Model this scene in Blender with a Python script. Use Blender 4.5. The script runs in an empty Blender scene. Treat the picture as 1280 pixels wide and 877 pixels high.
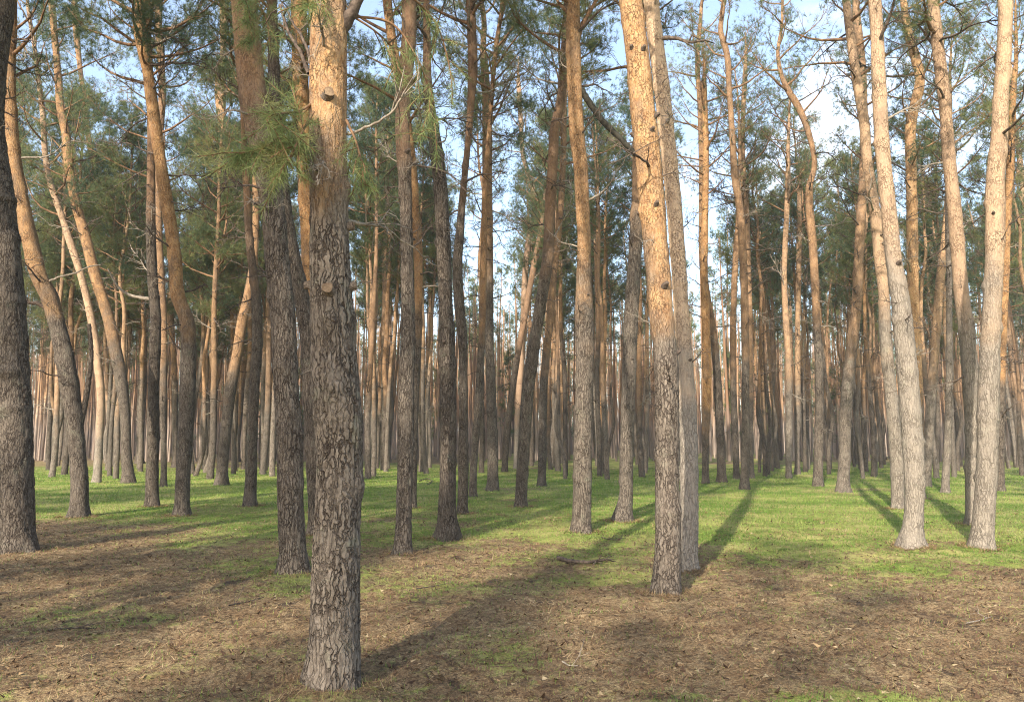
import bpy, math, random
import numpy as np
from mathutils import Vector, Matrix

random.seed(7)
RNG = np.random.default_rng(11)
SC = bpy.context.scene
COL = SC.collection

# ------------------------------------------------------------------ camera
FPX, CX, CY, HOR, CAMH = 986.0, 640.0, 438.5, 550.0, 1.6
PITCH = math.atan((HOR - CY) / FPX)
cam_d = bpy.data.cameras.new("camera")
cam = bpy.data.objects.new("camera", cam_d)
COL.objects.link(cam)
cam.location = (0, 0, CAMH)
cam.rotation_euler = (math.radians(90) + PITCH, 0, 0)
cam_d.sensor_width = 36.0
cam_d.lens = FPX / 1280 * 36.0
cam_d.clip_start, cam_d.clip_end = 0.05, 3000
SC.camera = cam
CP, SP = math.cos(PITCH), math.sin(PITCH)


def ray(px, py):
    a, b = (px - CX) / FPX, -(py - CY) / FPX
    return np.array([a, CP - b * SP, SP + b * CP])


def on_ground(px, py):
    d = ray(px, py)
    t = -CAMH / d[2]
    return np.array([d[0] * t, d[1] * t, 0.0])


def at(px, py, Y):
    d = ray(px, py)
    t = Y / d[1]
    return np.array([d[0] * t, Y, CAMH + d[2] * t])


def depth(p):
    return p[1] * CP + (p[2] - CAMH) * SP


def project(p):
    zc = depth(p)
    return CX + FPX * p[0] / zc, CY - FPX * (-p[1] * SP + (p[2] - CAMH) * CP) / zc


# ------------------------------------------------------------------ noise
def _hash(i, j, k, s=0):
    i = i.astype(np.uint32); j = j.astype(np.uint32); k = k.astype(np.uint32)
    h = i * np.uint32(374761393) + j * np.uint32(668265263) + k * np.uint32(2147483647 & 0x5bd1e995) + np.uint32((s * 974711 + 17) & 0xffffffff)
    h = (h ^ (h >> np.uint32(13))) * np.uint32(1274126177)
    h = (h ^ (h >> np.uint32(16))) * np.uint32(2246822519)
    h = h ^ (h >> np.uint32(13))
    return (h & np.uint32(0xffffff)).astype(np.float64) / 0xffffff


def vnoise(x, y, z=None, s=0):
    x = np.asarray(x, float); y = np.asarray(y, float)
    z = np.zeros_like(x) if z is None else np.asarray(z, float)
    xi, yi, zi = np.floor(x), np.floor(y), np.floor(z)
    fx, fy, fz = x - xi, y - yi, z - zi
    fx, fy, fz = (t * t * (3 - 2 * t) for t in (fx, fy, fz))
    xi, yi, zi = (t.astype(np.int64) for t in (xi, yi, zi))
    r = 0
    for a in (0, 1):
        for b in (0, 1):
            for c in (0, 1):
                w = (fx if a else 1 - fx) * (fy if b else 1 - fy) * (fz if c else 1 - fz)
                r = r + w * _hash(xi + a, yi + b, zi + c, s)
    return r


def fbm(x, y, z=None, s=0, o=4):
    r, a, t = 0, 1.0, 0
    for i in range(o):
        f = 2.0 ** i
        r = r + a * vnoise(x * f, y * f, None if z is None else z * f, s + i)
        t += a; a *= 0.5
    return r / t


def ground_z(x, y):
    """gentle swell of the floor"""
    x = np.asarray(x, float); y = np.asarray(y, float)
    near = np.clip((16 - y) / 4, 0, 1) * np.clip((y - 2) / 1, 0, 1) * np.clip((12 - abs(x)) / 2, 0, 1)
    return 0.10 * (fbm(x * 0.12 + 40, y * 0.12 + 9, s=3, o=2) - 0.5) * np.clip(y / 12, 0.25, 1) + 0.035 * (fbm(x * 0.9, y * 0.9, s=5, o=3) - 0.5) + near * 0.16 * (fbm(x * 2.2, y * 2.4, s=31, o=4) - 0.5)


# ------------------------------------------------------------------ mesh helpers
def mk(name, V, faces, mats, parent=None, attrs=None, smooth=True, link=True):
    """faces: list of (int array (n,k), material index)"""
    me = bpy.data.meshes.new(name)
    V = np.ascontiguousarray(V, dtype=np.float32)
    me.vertices.add(len(V)); me.vertices.foreach_set("co", V.ravel())
    faces = [(np.asarray(f, dtype=np.int32), m) for f, m in faces if len(f)]
    tot = np.concatenate([np.full(len(f), f.shape[1], np.int32) for f, _ in faces])
    idx = np.concatenate([f.ravel() for f, _ in faces])
    mi = np.concatenate([np.full(len(f), m, np.int32) for f, m in faces])
    me.loops.add(len(idx)); me.loops.foreach_set("vertex_index", idx)
    me.polygons.add(len(tot))
    st = np.concatenate([[0], np.cumsum(tot)[:-1]]).astype(np.int32)
    me.polygons.foreach_set("loop_start", st)
    me.polygons.foreach_set("material_index", mi)
    me.polygons.foreach_set("use_smooth", np.full(len(tot), smooth, bool))
    for k, a in (attrs or {}).items():
        at_ = me.attributes.new(k, "FLOAT", "POINT")
        at_.data.foreach_set("value", np.ascontiguousarray(a, dtype=np.float32))
    for m in mats:
        me.materials.append(m)
    me.update(calc_edges=True)
    o = bpy.data.objects.new(name, me)
    if link:
        COL.objects.link(o)
    if parent:
        o.parent = parent
    return o


def thing(name, label, cat, loc, group=None, rz=0.0):
    o = bpy.data.objects.new(name, None)
    o.empty_display_size = 0.3
    COL.objects.link(o)
    o.location = loc; o.rotation_euler = (0, 0, rz)
    o["label"] = label; o["category"] = cat
    if group:
        o["group"] = group
    return o


def tag(o, label=None, cat=None, group=None, kind=None):
    for k, v in (("label", label), ("category", cat), ("group", group), ("kind", kind)):
        if v:
            o[k] = v
    return o


def frames(P):
    T = np.gradient(P, axis=0)
    T /= np.linalg.norm(T, axis=1)[:, None] + 1e-9
    ref = np.array([1.0, 0, 0]) if abs(T[0][0]) < 0.9 else np.array([0, 1.0, 0])
    N = np.zeros_like(P)
    n = ref - T[0] * ref.dot(T[0])
    for i in range(len(P)):
        n = n - T[i] * n.dot(T[i])
        n = n / (np.linalg.norm(n) + 1e-9)
        N[i] = n
    B = np.cross(T, N)
    return T, N, B


def tube(P, R, n, off=0, disp=None, cap=True):
    P = np.asarray(P, float); R = np.asarray(R, float)
    _, N, B = frames(P)
    th = np.linspace(0, 2 * math.pi, n, endpoint=False)
    rr = R[:, None] * np.ones(n)[None] if disp is None else R[:, None] + disp
    V = P[:, None, :] + rr[..., None] * (N[:, None, :] * np.cos(th)[None, :, None] + B[:, None, :] * np.sin(th)[None, :, None])
    V = V.reshape(-1, 3)
    m = len(P)
    a = (np.arange(m - 1)[:, None] * n + np.arange(n)[None]).ravel()
    b = (np.arange(m - 1)[:, None] * n + (np.arange(n)[None] + 1) % n).ravel()
    F = np.stack([a, b, b + n, a + n], 1) + off
    T3 = np.zeros((0, 3), int)
    if cap:
        V = np.vstack([V, P[-1:]])
        l = (m - 1) * n
        T3 = np.stack([l + np.arange(n), l + (np.arange(n) + 1) % n, np.full(n, m * n)], 1) + off
    return V, F, T3


class Geo:
    def __init__(s):
        s.V, s.q, s.t, s.n, s.a = [], [], [], 0, []

    def add_tube(s, P, R, n, m=0, tint=0.0, cap=True):
        V, F, T3 = tube(P, R, n, s.n, None, cap)
        s.V.append(V); s.q.append((F, m)); s.t.append((T3, m)); s.n += len(V)
        s.a.append(np.full(len(V), tint))

    def add_tris(s, V, F, m, tint):
        s.V.append(V); s.t.append((F + s.n, m)); s.n += len(V); s.a.append(tint)

    def build(s, name, mats, parent=None, link=True):
        fs = {}
        for F, m in s.q:
            fs.setdefault((4, m), []).append(F)
        for F, m in s.t:
            if len(F):
                fs.setdefault((3, m), []).append(F)
        faces = [(np.concatenate(v), k[1]) for k, v in fs.items()]
        return mk(name, np.concatenate(s.V), faces, mats, parent, {"tint": np.concatenate(s.a)}, True, link)


def unit(v):
    return v / (np.linalg.norm(v, axis=-1, keepdims=True) + 1e-9)


def needles(pos, dirs, length, width, spread, per, rng, tint, bend=0.0, up=0.0):
    """needle triangles round shoot points"""
    n = len(pos)
    p = np.repeat(pos, per, 0); d = np.repeat(dirs, per, 0)
    r = unit(rng.normal(size=(n * per, 3)))
    d2 = unit(d + spread * r + np.array([0, 0, up]))
    L = length * rng.uniform(0.7, 1.2, (n * per, 1))
    base = p - d * rng.uniform(0, 1, (n * per, 1)) * length * 0.6
    side = unit(np.cross(d2, unit(rng.normal(size=(n * per, 3))))) * width * 0.5
    tip = base + d2 * L
    tip[:, 2] -= bend * L[:, 0]
    V = np.stack([base - side, base + side, tip], 1).reshape(-1, 3)
    F = np.arange(n * per * 3).reshape(-1, 3)
    return V, F, np.repeat(np.repeat(tint, per), 3)


# ------------------------------------------------------------------ materials
def new_mat(name):
    m = bpy.data.materials.new(name); m.use_nodes = True
    nt = m.node_tree; nt.nodes.clear()
    return m, nt


def N(nt, typ, **kw):
    n = nt.nodes.new(typ)
    for k, v in kw.items():
        if k in n.inputs:
            n.inputs[k].default_value = v
        else:
            setattr(n, k, v)
    return n


def mixc(nt, fac, a, b, typ="MIX"):
    n = nt.nodes.new("ShaderNodeMix"); n.data_type = "RGBA"; n.blend_type = typ
    for sock, v in ((n.inputs[0], fac), (n.inputs[6], a), (n.inputs[7], b)):
        if isinstance(v, bpy.types.NodeSocket):
            nt.links.new(v, sock)
        elif isinstance(v, (int, float)):
            sock.default_value = v
        else:
            sock.default_value = (*v, 1)
    return n.outputs[2]


def math_(nt, op, a, b=0.0, c=None, clamp=False):
    n = nt.nodes.new("ShaderNodeMath"); n.operation = op; n.use_clamp = clamp
    for i, v in enumerate((a, b, c)):
        if v is None:
            continue
        if isinstance(v, bpy.types.NodeSocket):
            nt.links.new(v, n.inputs[i])
        else:
            n.inputs[i].default_value = v
    return n.outputs[0]


def sstep(nt, x, lo, hi, tolo=0.0, tohi=1.0):
    n = nt.nodes.new("ShaderNodeMapRange"); n.interpolation_type = "SMOOTHSTEP"
    for i, v in enumerate((x, lo, hi, tolo, tohi)):
        if isinstance(v, bpy.types.NodeSocket):
            nt.links.new(v, n.inputs[i])
        else:
            n.inputs[i].default_value = v
    return n.outputs[0]


def noise(nt, vec, scale, detail=4, rough=0.55, dist=0.0):
    n = nt.nodes.new("ShaderNodeTexNoise")
    n.inputs["Scale"].default_value = scale; n.inputs["Detail"].default_value = detail
    n.inputs["Roughness"].default_value = rough; n.inputs["Distortion"].default_value = dist
    nt.links.new(vec, n.inputs["Vector"])
    return n


def bark_material(name="pine_bark", detail=True):
    m, nt = new_mat(name)
    L = nt.links.new
    tc = nt.nodes.new("ShaderNodeTexCoord")
    info = nt.nodes.new("ShaderNodeObjectInfo")
    seed = math_(nt, "MULTIPLY", info.outputs["Random"], 37.0)
    comb = nt.nodes.new("ShaderNodeCombineXYZ"); L(seed, comb.inputs[0]); L(seed, comb.inputs[1])
    add = nt.nodes.new("ShaderNodeVectorMath"); add.operation = "ADD"
    L(tc.outputs["Object"], add.inputs[0]); L(comb.outputs[0], add.inputs[1])
    P = add.outputs[0]
    sep = nt.nodes.new("ShaderNodeSeparateXYZ"); L(tc.outputs["Object"], sep.inputs[0])
    z = sep.outputs[2]

    def oattr(nm):
        a = nt.nodes.new("ShaderNodeAttribute"); a.attribute_type = "OBJECT"; a.attribute_name = nm
        return a.outputs["Fac"]
    tone, orange, pale, rust = oattr("tone"), oattr("orange_from"), oattr("pale"), oattr("rust")
    crk_amt, lowt = oattr("crack"), oattr("low_tone")

    def scaled(sx, sz):
        v = nt.nodes.new("ShaderNodeVectorMath"); v.operation = "MULTIPLY"
        L(P, v.inputs[0]); v.inputs[1].default_value = (sx, sx, sz)
        return v.outputs[0]
    nlow = noise(nt, P, 1.3, 3)
    # where the flaky orange bark begins
    zz = math_(nt, "ADD", z, math_(nt, "MULTIPLY", math_(nt, "SUBTRACT", nlow.outputs[0], 0.5), 4.5))
    h = sstep(nt, zz, math_(nt, "SUBTRACT", orange, 1.0), math_(nt, "ADD", orange, 1.3))
    # plates and furrows
    warp = noise(nt, P, 14.0, 3)
    wv = nt.nodes.new("ShaderNodeVectorMath"); wv.operation = "MULTIPLY_ADD"
    L(warp.outputs["Color"], wv.inputs[0]); wv.inputs[1].default_value = (0.07, 0.07, 0.22); L(P, wv.inputs[2])
    sc1 = nt.nodes.new("ShaderNodeVectorMath"); sc1.operation = "MULTIPLY"
    L(wv.outputs[0], sc1.inputs[0]); sc1.inputs[1].default_value = (1, 1, 0.17)
    vor = nt.nodes.new("ShaderNodeTexVoronoi"); vor.feature = "DISTANCE_TO_EDGE"
    vor.inputs["Scale"].default_value = 30.0
    L(sc1.outputs[0], vor.inputs["Vector"])
    crk = sstep(nt, vor.outputs["Distance"], 0.0, 0.14)
    cvar = sstep(nt, noise(nt, P, 5.0, 3).outputs[0], 0.36, 0.62, 0.4, 1.0)
    cvar = math_(nt, "MULTIPLY", cvar, math_(nt, "SUBTRACT", 1.0, math_(nt, "MULTIPLY", pale, 0.55)))
    cvar = math_(nt, "MULTIPLY", cvar, crk_amt)
    crack = math_(nt, "SUBTRACT", 1.0, math_(nt, "MULTIPLY", math_(nt, "SUBTRACT", 1.0, crk), cvar))
    sc2 = scaled(1, 0.4)
    vor2 = nt.nodes.new("ShaderNodeTexVoronoi"); vor2.feature = "F1"
    vor2.inputs["Scale"].default_value = 34.0
    L(sc2, vor2.inputs["Vector"])
    nf = noise(nt, scaled(1, 0.5), 60.0, 4, 0.65)
    nm = noise(nt, scaled(1, 0.35), 9.0, 4, 0.6)
    plate = mixc(nt, nm.outputs[0], (0.12, 0.096, 0.074), (0.235, 0.195, 0.153))
    plate = mixc(nt, sstep(nt, nf.outputs[0], 0.40, 0.58), mixc(nt, 0.5, plate, (0.05, 0.036, 0.028)), plate)
    flake = noise(nt, scaled(1, 0.22), 26.0, 3, 0.6, 0.8)
    plate = mixc(nt, sstep(nt, flake.outputs[0], 0.54, 0.66, 0.0, 0.32), plate, (0.31, 0.262, 0.215))
    plate = mixc(nt, sstep(nt, flake.outputs[0], 0.46, 0.36, 0.0, 0.45), plate, (0.055, 0.042, 0.034))
    # grey green lichen dusting
    lich = noise(nt, P, 4.0, 5, 0.7)
    plate = mixc(nt, math_(nt, "MULTIPLY", sstep(nt, lich.outputs[0], 0.55, 0.75), 0.45), plate, (0.23, 0.245, 0.17))
    plate = mixc(nt, math_(nt, "MULTIPLY", pale, 0.55), plate, (0.295, 0.262, 0.215))
    low = mixc(nt, crack, (0.042, 0.030, 0.023), plate)
    upn = noise(nt, scaled(1, 0.6), 7.0, 5, 0.65)
    up = mixc(nt, sstep(nt, upn.outputs[0], 0.38, 0.62), (0.29, 0.138, 0.050), (0.50, 0.275, 0.108))
    up = mixc(nt, math_(nt, "MULTIPLY", sstep(nt, nf.outputs[0], 0.48, 0.62), 0.7), up, (0.16, 0.082, 0.042))
    up = mixc(nt, math_(nt, "MULTIPLY", sstep(nt, vor2.outputs["Distance"], 0.35, 0.6), 0.35), up, (0.52, 0.36, 0.20))
    up = mixc(nt, math_(nt, "MULTIPLY", pale, 0.7), up, (0.53, 0.42, 0.295))
    fl1 = nt.nodes.new("ShaderNodeTexVoronoi"); fl1.feature = "DISTANCE_TO_EDGE"; fl1.inputs["Scale"].default_value = 26.0
    fv = nt.nodes.new("ShaderNodeVectorMath"); fv.operation = "MULTIPLY"; L(wv.outputs[0], fv.inputs[0]); fv.inputs[1].default_value = (1, 1, 0.55)
    L(fv.outputs[0], fl1.inputs["Vector"])
    fled = sstep(nt, fl1.outputs["Distance"], 0.0, 0.09)
    fvar = sstep(nt, noise(nt, P, 3.5, 4, 0.65).outputs[0], 0.40, 0.60, 0.15, 0.85)
    flk = math_(nt, "MULTIPLY", math_(nt, "SUBTRACT", 1.0, fled), fvar)
    up = mixc(nt, flk, up, (0.13, 0.068, 0.036))
    patch = noise(nt, scaled(1, 0.45), 2.3, 6, 0.72)
    up = mixc(nt, sstep(nt, patch.outputs[0], 0.52, 0.64, 0.0, 0.6), up, (0.20, 0.145, 0.10))
    brown = mixc(nt, upn.outputs[0], (0.15, 0.098, 0.068), (0.30, 0.20, 0.14))
    up = mixc(nt, math_(nt, "MULTIPLY", math_(nt, "SUBTRACT", 1.0, rust), 0.85), up, brown)
    lt = nt.nodes.new("ShaderNodeCombineColor")
    for i in range(3):
        L(lowt, lt.inputs[i])
    low = mixc(nt, 1.0, low, lt.outputs[0], "MULTIPLY")
    col = mixc(nt, h, low, up)
    tn = nt.nodes.new("ShaderNodeCombineColor")
    for i in range(3):
        L(tone, tn.inputs[i])
    col = mixc(nt, 1.0, col, tn.outputs[0], "MULTIPLY")
    b = N(nt, "ShaderNodeBsdfPrincipled", Roughness=0.92)
    b.inputs["Specular IOR Level"].default_value = 0.15
    L(col, b.inputs["Base Color"])
    if detail:
        ca = math_(nt, "MULTIPLY", crack, math_(nt, "SUBTRACT", 1.0, math_(nt, "MULTIPLY", h, 0.85)))
        hh = math_(nt, "ADD", ca, math_(nt, "MULTIPLY", nf.outputs[0], 0.45))
        hh = math_(nt, "SUBTRACT", hh, math_(nt, "MULTIPLY", math_(nt, "MULTIPLY", flk, h), 0.7))
        hh = math_(nt, "ADD", hh, math_(nt, "MULTIPLY", math_(nt, "MULTIPLY", vor2.outputs["Distance"], h), 0.35))
        bp = nt.nodes.new("ShaderNodeBump"); bp.inputs["Strength"].default_value = 1.0; bp.inputs["Distance"].default_value = 0.02
        L(hh, bp.inputs["Height"]); L(bp.outputs[0], b.inputs["Normal"])
    out = nt.nodes.new("ShaderNodeOutputMaterial"); L(b.outputs[0], out.inputs[0])
    return m


def simple_bark(name, c1, c2, scale=25):
    m, nt = new_mat(name)
    tc = nt.nodes.new("ShaderNodeTexCoord")
    n = noise(nt, tc.outputs["Object"], scale, 4, 0.65)
    b = N(nt, "ShaderNodeBsdfPrincipled", Roughness=0.9)
    b.inputs["Specular IOR Level"].default_value = 0.15
    nt.links.new(mixc(nt, sstep(nt, n.outputs[0], 0.3, 0.7), c1, c2), b.inputs["Base Color"])
    bp = nt.nodes.new("ShaderNodeBump"); bp.inputs["Strength"].default_value = 0.5; bp.inputs["Distance"].default_value = 0.01
    nt.links.new(n.outputs[0], bp.inputs["Height"]); nt.links.new(bp.outputs[0], b.inputs["Normal"])
    out = nt.nodes.new("ShaderNodeOutputMaterial"); nt.links.new(b.outputs[0], out.inputs[0])
    return m


def leafy(name, ramp, trans=0.3, rough=0.6, spec=0.25):
    """needle material: hue follows the tuft's own tint"""
    m, nt = new_mat(name)
    a = nt.nodes.new("ShaderNodeAttribute"); a.attribute_name = "tint"
    info = nt.nodes.new("ShaderNodeObjectInfo")
    t = math_(nt, "ADD", a.outputs["Fac"], math_(nt, "MULTIPLY", math_(nt, "SUBTRACT", info.outputs["Random"], 0.5), 0.22), clamp=True)
    cr = nt.nodes.new("ShaderNodeValToRGB")
    els = cr.color_ramp.elements
    for i, (p, c) in enumerate(ramp):
        e = els[i] if i < 2 else els.new(p)
        e.position = p; e.color = (*c, 1)
    nt.links.new(t, cr.inputs[0])
    b = N(nt, "ShaderNodeBsdfPrincipled", Roughness=rough)
    b.inputs["Specular IOR Level"].default_value = spec
    nt.links.new(cr.outputs[0], b.inputs["Base Color"])
    tr = nt.nodes.new("ShaderNodeBsdfTranslucent"); nt.links.new(cr.outputs[0], tr.inputs[0])
    mx = nt.nodes.new("ShaderNodeMixShader"); mx.inputs[0].default_value = trans
    nt.links.new(b.outputs[0], mx.inputs[1]); nt.links.new(tr.outputs[0], mx.inputs[2])
    out = nt.nodes.new("ShaderNodeOutputMaterial"); nt.links.new(mx.outputs[0], out.inputs[0])
    return m


M_BARK = bark_material()
M_TWIG = simple_bark("dead_wood", (0.045, 0.034, 0.028), (0.15, 0.115, 0.09))
M_PALETWIG = simple_bark("weathered_wood", (0.16, 0.13, 0.10), (0.36, 0.31, 0.25))
M_LIMB = simple_bark("limb_bark", (0.10, 0.060, 0.035), (0.27, 0.16, 0.09), 12)
M_DARKLIMB = simple_bark("dark_limb_bark", (0.022, 0.021, 0.017), (0.06, 0.056, 0.044), 14)
M_STUB = simple_bark("stub_bark", (0.07, 0.052, 0.04), (0.20, 0.16, 0.125), 60)
M_CUT = simple_bark("cut_wood", (0.13, 0.085, 0.055), (0.25, 0.18, 0.115), 40)
M_NEEDLE = leafy("pine_needles", [(0.0, (0.075, 0.122, 0.075)), (0.45, (0.155, 0.195, 0.088)), (0.8, (0.26, 0.265, 0.095)), (1.0, (0.25, 0.20, 0.095))], 0.48)
M_NEARNEEDLE = leafy("fresh_pine_needles", [(0.0, (0.12, 0.185, 0.07)), (0.5, (0.225, 0.28, 0.10)), (0.85, (0.34, 0.345, 0.14)), (1.0, (0.27, 0.20, 0.08))], 0.35, 0.45)
M_LITTER = leafy("needle_litter", [(0.0, (0.08, 0.048, 0.03)), (0.4, (0.24, 0.145, 0.074)), (0.75, (0.40, 0.28, 0.148)), (0.95, (0.52, 0.42, 0.26)), (1.0, (0.56, 0.49, 0.38))], 0.1, 0.8, 0.15)
M_GRASS = leafy("moss_grass", [(0.0, (0.10, 0.19, 0.030)), (0.4, (0.19, 0.29, 0.055)), (0.75, (0.32, 0.38, 0.10)), (1.0, (0.37, 0.30, 0.15))], 0.3, 0.7, 0.15)

# ------------------------------------------------------------------ sky and sun
SUN_EL, SUN_AZ = math.radians(28.0), math.radians(21.3)      # azimuth of the shadows, to the right of the view
sh = np.array([math.sin(SUN_AZ), math.cos(SUN_AZ)])           # shadow direction on the ground
w = bpy.data.worlds.new("World"); SC.world = w; w.use_nodes = True
nt = w.node_tree; nt.nodes.clear()
sky = nt.nodes.new("ShaderNodeTexSky"); sky.sky_type = "NISHITA"; sky.sun_disc = False
sky.sun_elevation = SUN_EL
sky.sun_rotation = math.radians(180) + SUN_AZ
sky.air_density = 1.0; sky.dust_density = 1.5; sky.ozone_density = 1.2
tc = nt.nodes.new("ShaderNodeTexCoord")
mp = nt.nodes.new("ShaderNodeMapping"); mp.inputs["Scale"].default_value = (1.0, 1.0, 2.2); mp.inputs["Location"].default_value = (0.3, 0.1, 0.55)
nt.links.new(tc.outputs["Generated"], mp.inputs["Vector"])
n1 = noise(nt, mp.outputs[0], 2.6, 6, 0.6, 0.3)
cl_ = sstep(nt, n1.outputs[0], 0.40, 0.62)
skyc = mixc(nt, sstep(nt, n1.outputs[0], 0.56, 0.78, 0.10, 0.7), sky.outputs[0], (6.4, 6.7, 7.0))
bg = nt.nodes.new("ShaderNodeBackground"); bg.inputs["Strength"].default_value = 0.15
nt.links.new(skyc, bg.inputs["Color"])
wo = nt.nodes.new("ShaderNodeOutputWorld"); nt.links.new(bg.outputs[0], wo.inputs[0])

sd = bpy.data.lights.new("sun", "SUN"); sd.energy = 3.6; sd.angle = math.radians(0.7); sd.color = (1.0, 0.90, 0.76)
so = bpy.data.objects.new("sun", sd); COL.objects.link(so)
sdir = Vector((sh[0] * math.cos(SUN_EL), sh[1] * math.cos(SUN_EL), -math.sin(SUN_EL)))
so.rotation_euler = sdir.to_track_quat("-Z", "Y").to_euler()
so.location = (-20, -40, 40)

# ------------------------------------------------------------------ ground
def moss_amount(x, y):
    """0 = needle litter, 1 = moss and short grass"""
    n = fbm(x * 0.16 + 3, y * 0.16 + 8, s=21, o=4) - 0.5
    n2 = fbm(x * 0.8 + 3, y * 0.8, s=27, o=4) - 0.5
    u = x / np.maximum(y, 1.0)
    edge = 11.0 + np.where(u < -0.25, (-u - 0.25) * 14.0, 0) - np.where(u > 0.3, (u - 0.3) * 6.0, 0)
    m = np.clip((y - edge) / 4.0, -0.9, 0.85) * 0.60 + 1.7 * n + 1.25 * n2
    far = np.clip((y - 38) / 25, 0, 1) * np.where(u < -0.05, 0.95, 0.35)
    m = m - far
    m = np.where((y < 5.6), m + 1.5 * np.exp(-((x - 2.1) / 0.75) ** 2 - ((y - 4.8) / 0.36) ** 2), m)
    return np.clip(0.5 + m, 0, 1)


def ground_sheet():
    ys = np.concatenate([np.linspace(-60, 2, 16), np.arange(2.5, 14, 0.09), np.arange(14, 34, 0.3), np.arange(34, 90, 1.5), np.linspace(90, 700, 30)])
    us = np.concatenate([np.linspace(-600, -40, 12), np.linspace(-36, -13, 26), np.arange(-12, 12.01, 0.13), np.linspace(13, 36, 26), np.linspace(40, 600, 12)])
    X, Y = np.meshgrid(us, ys)
    Z = ground_z(X, Y)
    V = np.stack([X, Y, Z], -1).reshape(-1, 3)
    n = len(us)
    i = (np.arange(len(ys) - 1)[:, None] * n + np.arange(n - 1)[None]).ravel()
    F = np.stack([i, i + 1, i + n + 1, i + n], 1)
    m, nt = new_mat("forest_floor")
    L = nt.links.new
    tc = nt.nodes.new("ShaderNodeTexCoord"); P = tc.outputs["Object"]
    a = nt.nodes.new("ShaderNodeAttribute"); a.attribute_name = "moss"
    big = noise(nt, P, 0.55, 7, 0.68); mid = noise(nt, P, 6.0, 6, 0.7); fine = noise(nt, P, 55.0, 5, 0.75)
    sc = nt.nodes.new("ShaderNodeVectorMath"); sc.operation = "MULTIPLY"; L(P, sc.inputs[0]); sc.inputs[1].default_value = (1, 0.3, 1)
    strand = noise(nt, sc.outputs[0], 90.0, 3, 0.7, 1.5)
    lit = mixc(nt, sstep(nt, mid.outputs[0], 0.3, 0.7), (0.29, 0.185, 0.095), (0.55, 0.40, 0.215))
    lit = mixc(nt, sstep(nt, big.outputs[0], 0.35, 0.7), lit, mixc(nt, 0.5, lit, (0.48, 0.36, 0.20)))
    lit = mixc(nt, math_(nt, "MULTIPLY", sstep(nt, fine.outputs[0], 0.44, 0.56), 0.85), mixc(nt, 0.65, lit, (0.07, 0.047, 0.03)), lit)
    lit = mixc(nt, math_(nt, "MULTIPLY", sstep(nt, strand.outputs[0], 0.55, 0.7), 0.5), lit, (0.40, 0.31, 0.19))
    clump = noise(nt, P, 2.6, 7, 0.72)
    lit = mixc(nt, sstep(nt, clump.outputs[0], 0.48, 0.66), lit, mixc(nt, 0.6, lit, (0.17, 0.10, 0.055)))
    grit = noise(nt, P, 19.0, 5, 0.75)
    lit = mixc(nt, sstep(nt, grit.outputs[0], 0.52, 0.60, 0.0, 0.75), lit, (0.085, 0.055, 0.035))
    soil = noise(nt, P, 1.7, 5, 0.7)
    lit = mixc(nt, math_(nt, "MULTIPLY", sstep(nt, soil.outputs[0], 0.565, 0.66), 0.8), lit, (0.065, 0.052, 0.042))
    gr = mixc(nt, sstep(nt, mid.outputs[0], 0.3, 0.7), (0.135, 0.235, 0.038), (0.38, 0.42, 0.10))
    gr = mixc(nt, math_(nt, "MULTIPLY", sstep(nt, fine.outputs[0], 0.44, 0.58), 0.8), mixc(nt, 0.6, gr, (0.035, 0.055, 0.012)), gr)
    gr = mixc(nt, math_(nt, "MULTIPLY", sstep(nt, big.outputs[0], 0.42, 0.60), 0.75), gr, (0.42, 0.37, 0.14))
    msum = math_(nt, "ADD", a.outputs["Fac"], math_(nt, "MULTIPLY", math_(nt, "SUBTRACT", mid.outputs[0], 0.5), 2.0))
    msk = sstep(nt, msum, 0.30, 0.72)
    col = mixc(nt, msk, lit, gr)
    b = N(nt, "ShaderNodeBsdfPrincipled", Roughness=0.95); b.inputs["Specular IOR Level"].default_value = 0.1
    L(col, b.inputs["Base Color"])
    hsum = math_(nt, "ADD", math_(nt, "MULTIPLY", fine.outputs[0], 0.6), math_(nt, "MULTIPLY", strand.outputs[0], 0.4))
    bp = nt.nodes.new("ShaderNodeBump"); bp.inputs["Strength"].default_value = 0.8; bp.inputs["Distance"].default_value = 0.03
    L(hsum, bp.inputs["Height"]); L(bp.outputs[0], b.inputs["Normal"])
    out = nt.nodes.new("ShaderNodeOutputMaterial"); L(b.outputs[0], out.inputs[0])
    o = mk("ground", V, [(F, 0)], [m], None, {"moss": moss_amount(V[:, 0], V[:, 1])})
    tag(o, kind="structure")
    return o


ground_sheet()


def scatter_points(n, y0, y1, power, margin=1.12):
    """points in the visible wedge; density ~ 1/y^power"""
    u = RNG.uniform(0, 1, n)
    e = 2 - power
    y = (y0 ** e + u * (y1 ** e - y0 ** e)) ** (1 / e) if abs(e) > 1e-6 else y0 * (y1 / y0) ** u
    x = RNG.uniform(-1, 1, n) * (y * 0.66 * margin + 0.3)
    return x, y


def blades(x, y, L, Wd, tilt_lo, tilt_hi, tint):
    n = len(x)
    az = RNG.uniform(0, 2 * math.pi, n); el = RNG.uniform(tilt_lo, tilt_hi, n)
    d = np.stack([np.cos(az) * np.cos(el), np.sin(az) * np.cos(el), np.sin(el)], 1)
    s = np.stack([-np.sin(az), np.cos(az), RNG.uniform(-.4, .4, n)], 1) * (Wd * 0.5)[:, None]
    p = np.stack([x, y, ground_z(x, y) + 0.004], 1)
    tip = p + d * L[:, None]
    V = np.stack([p - s, p + s, tip], 1).reshape(-1, 3)
    return V, np.arange(n * 3).reshape(-1, 3), np.repeat(tint, 3)


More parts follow.
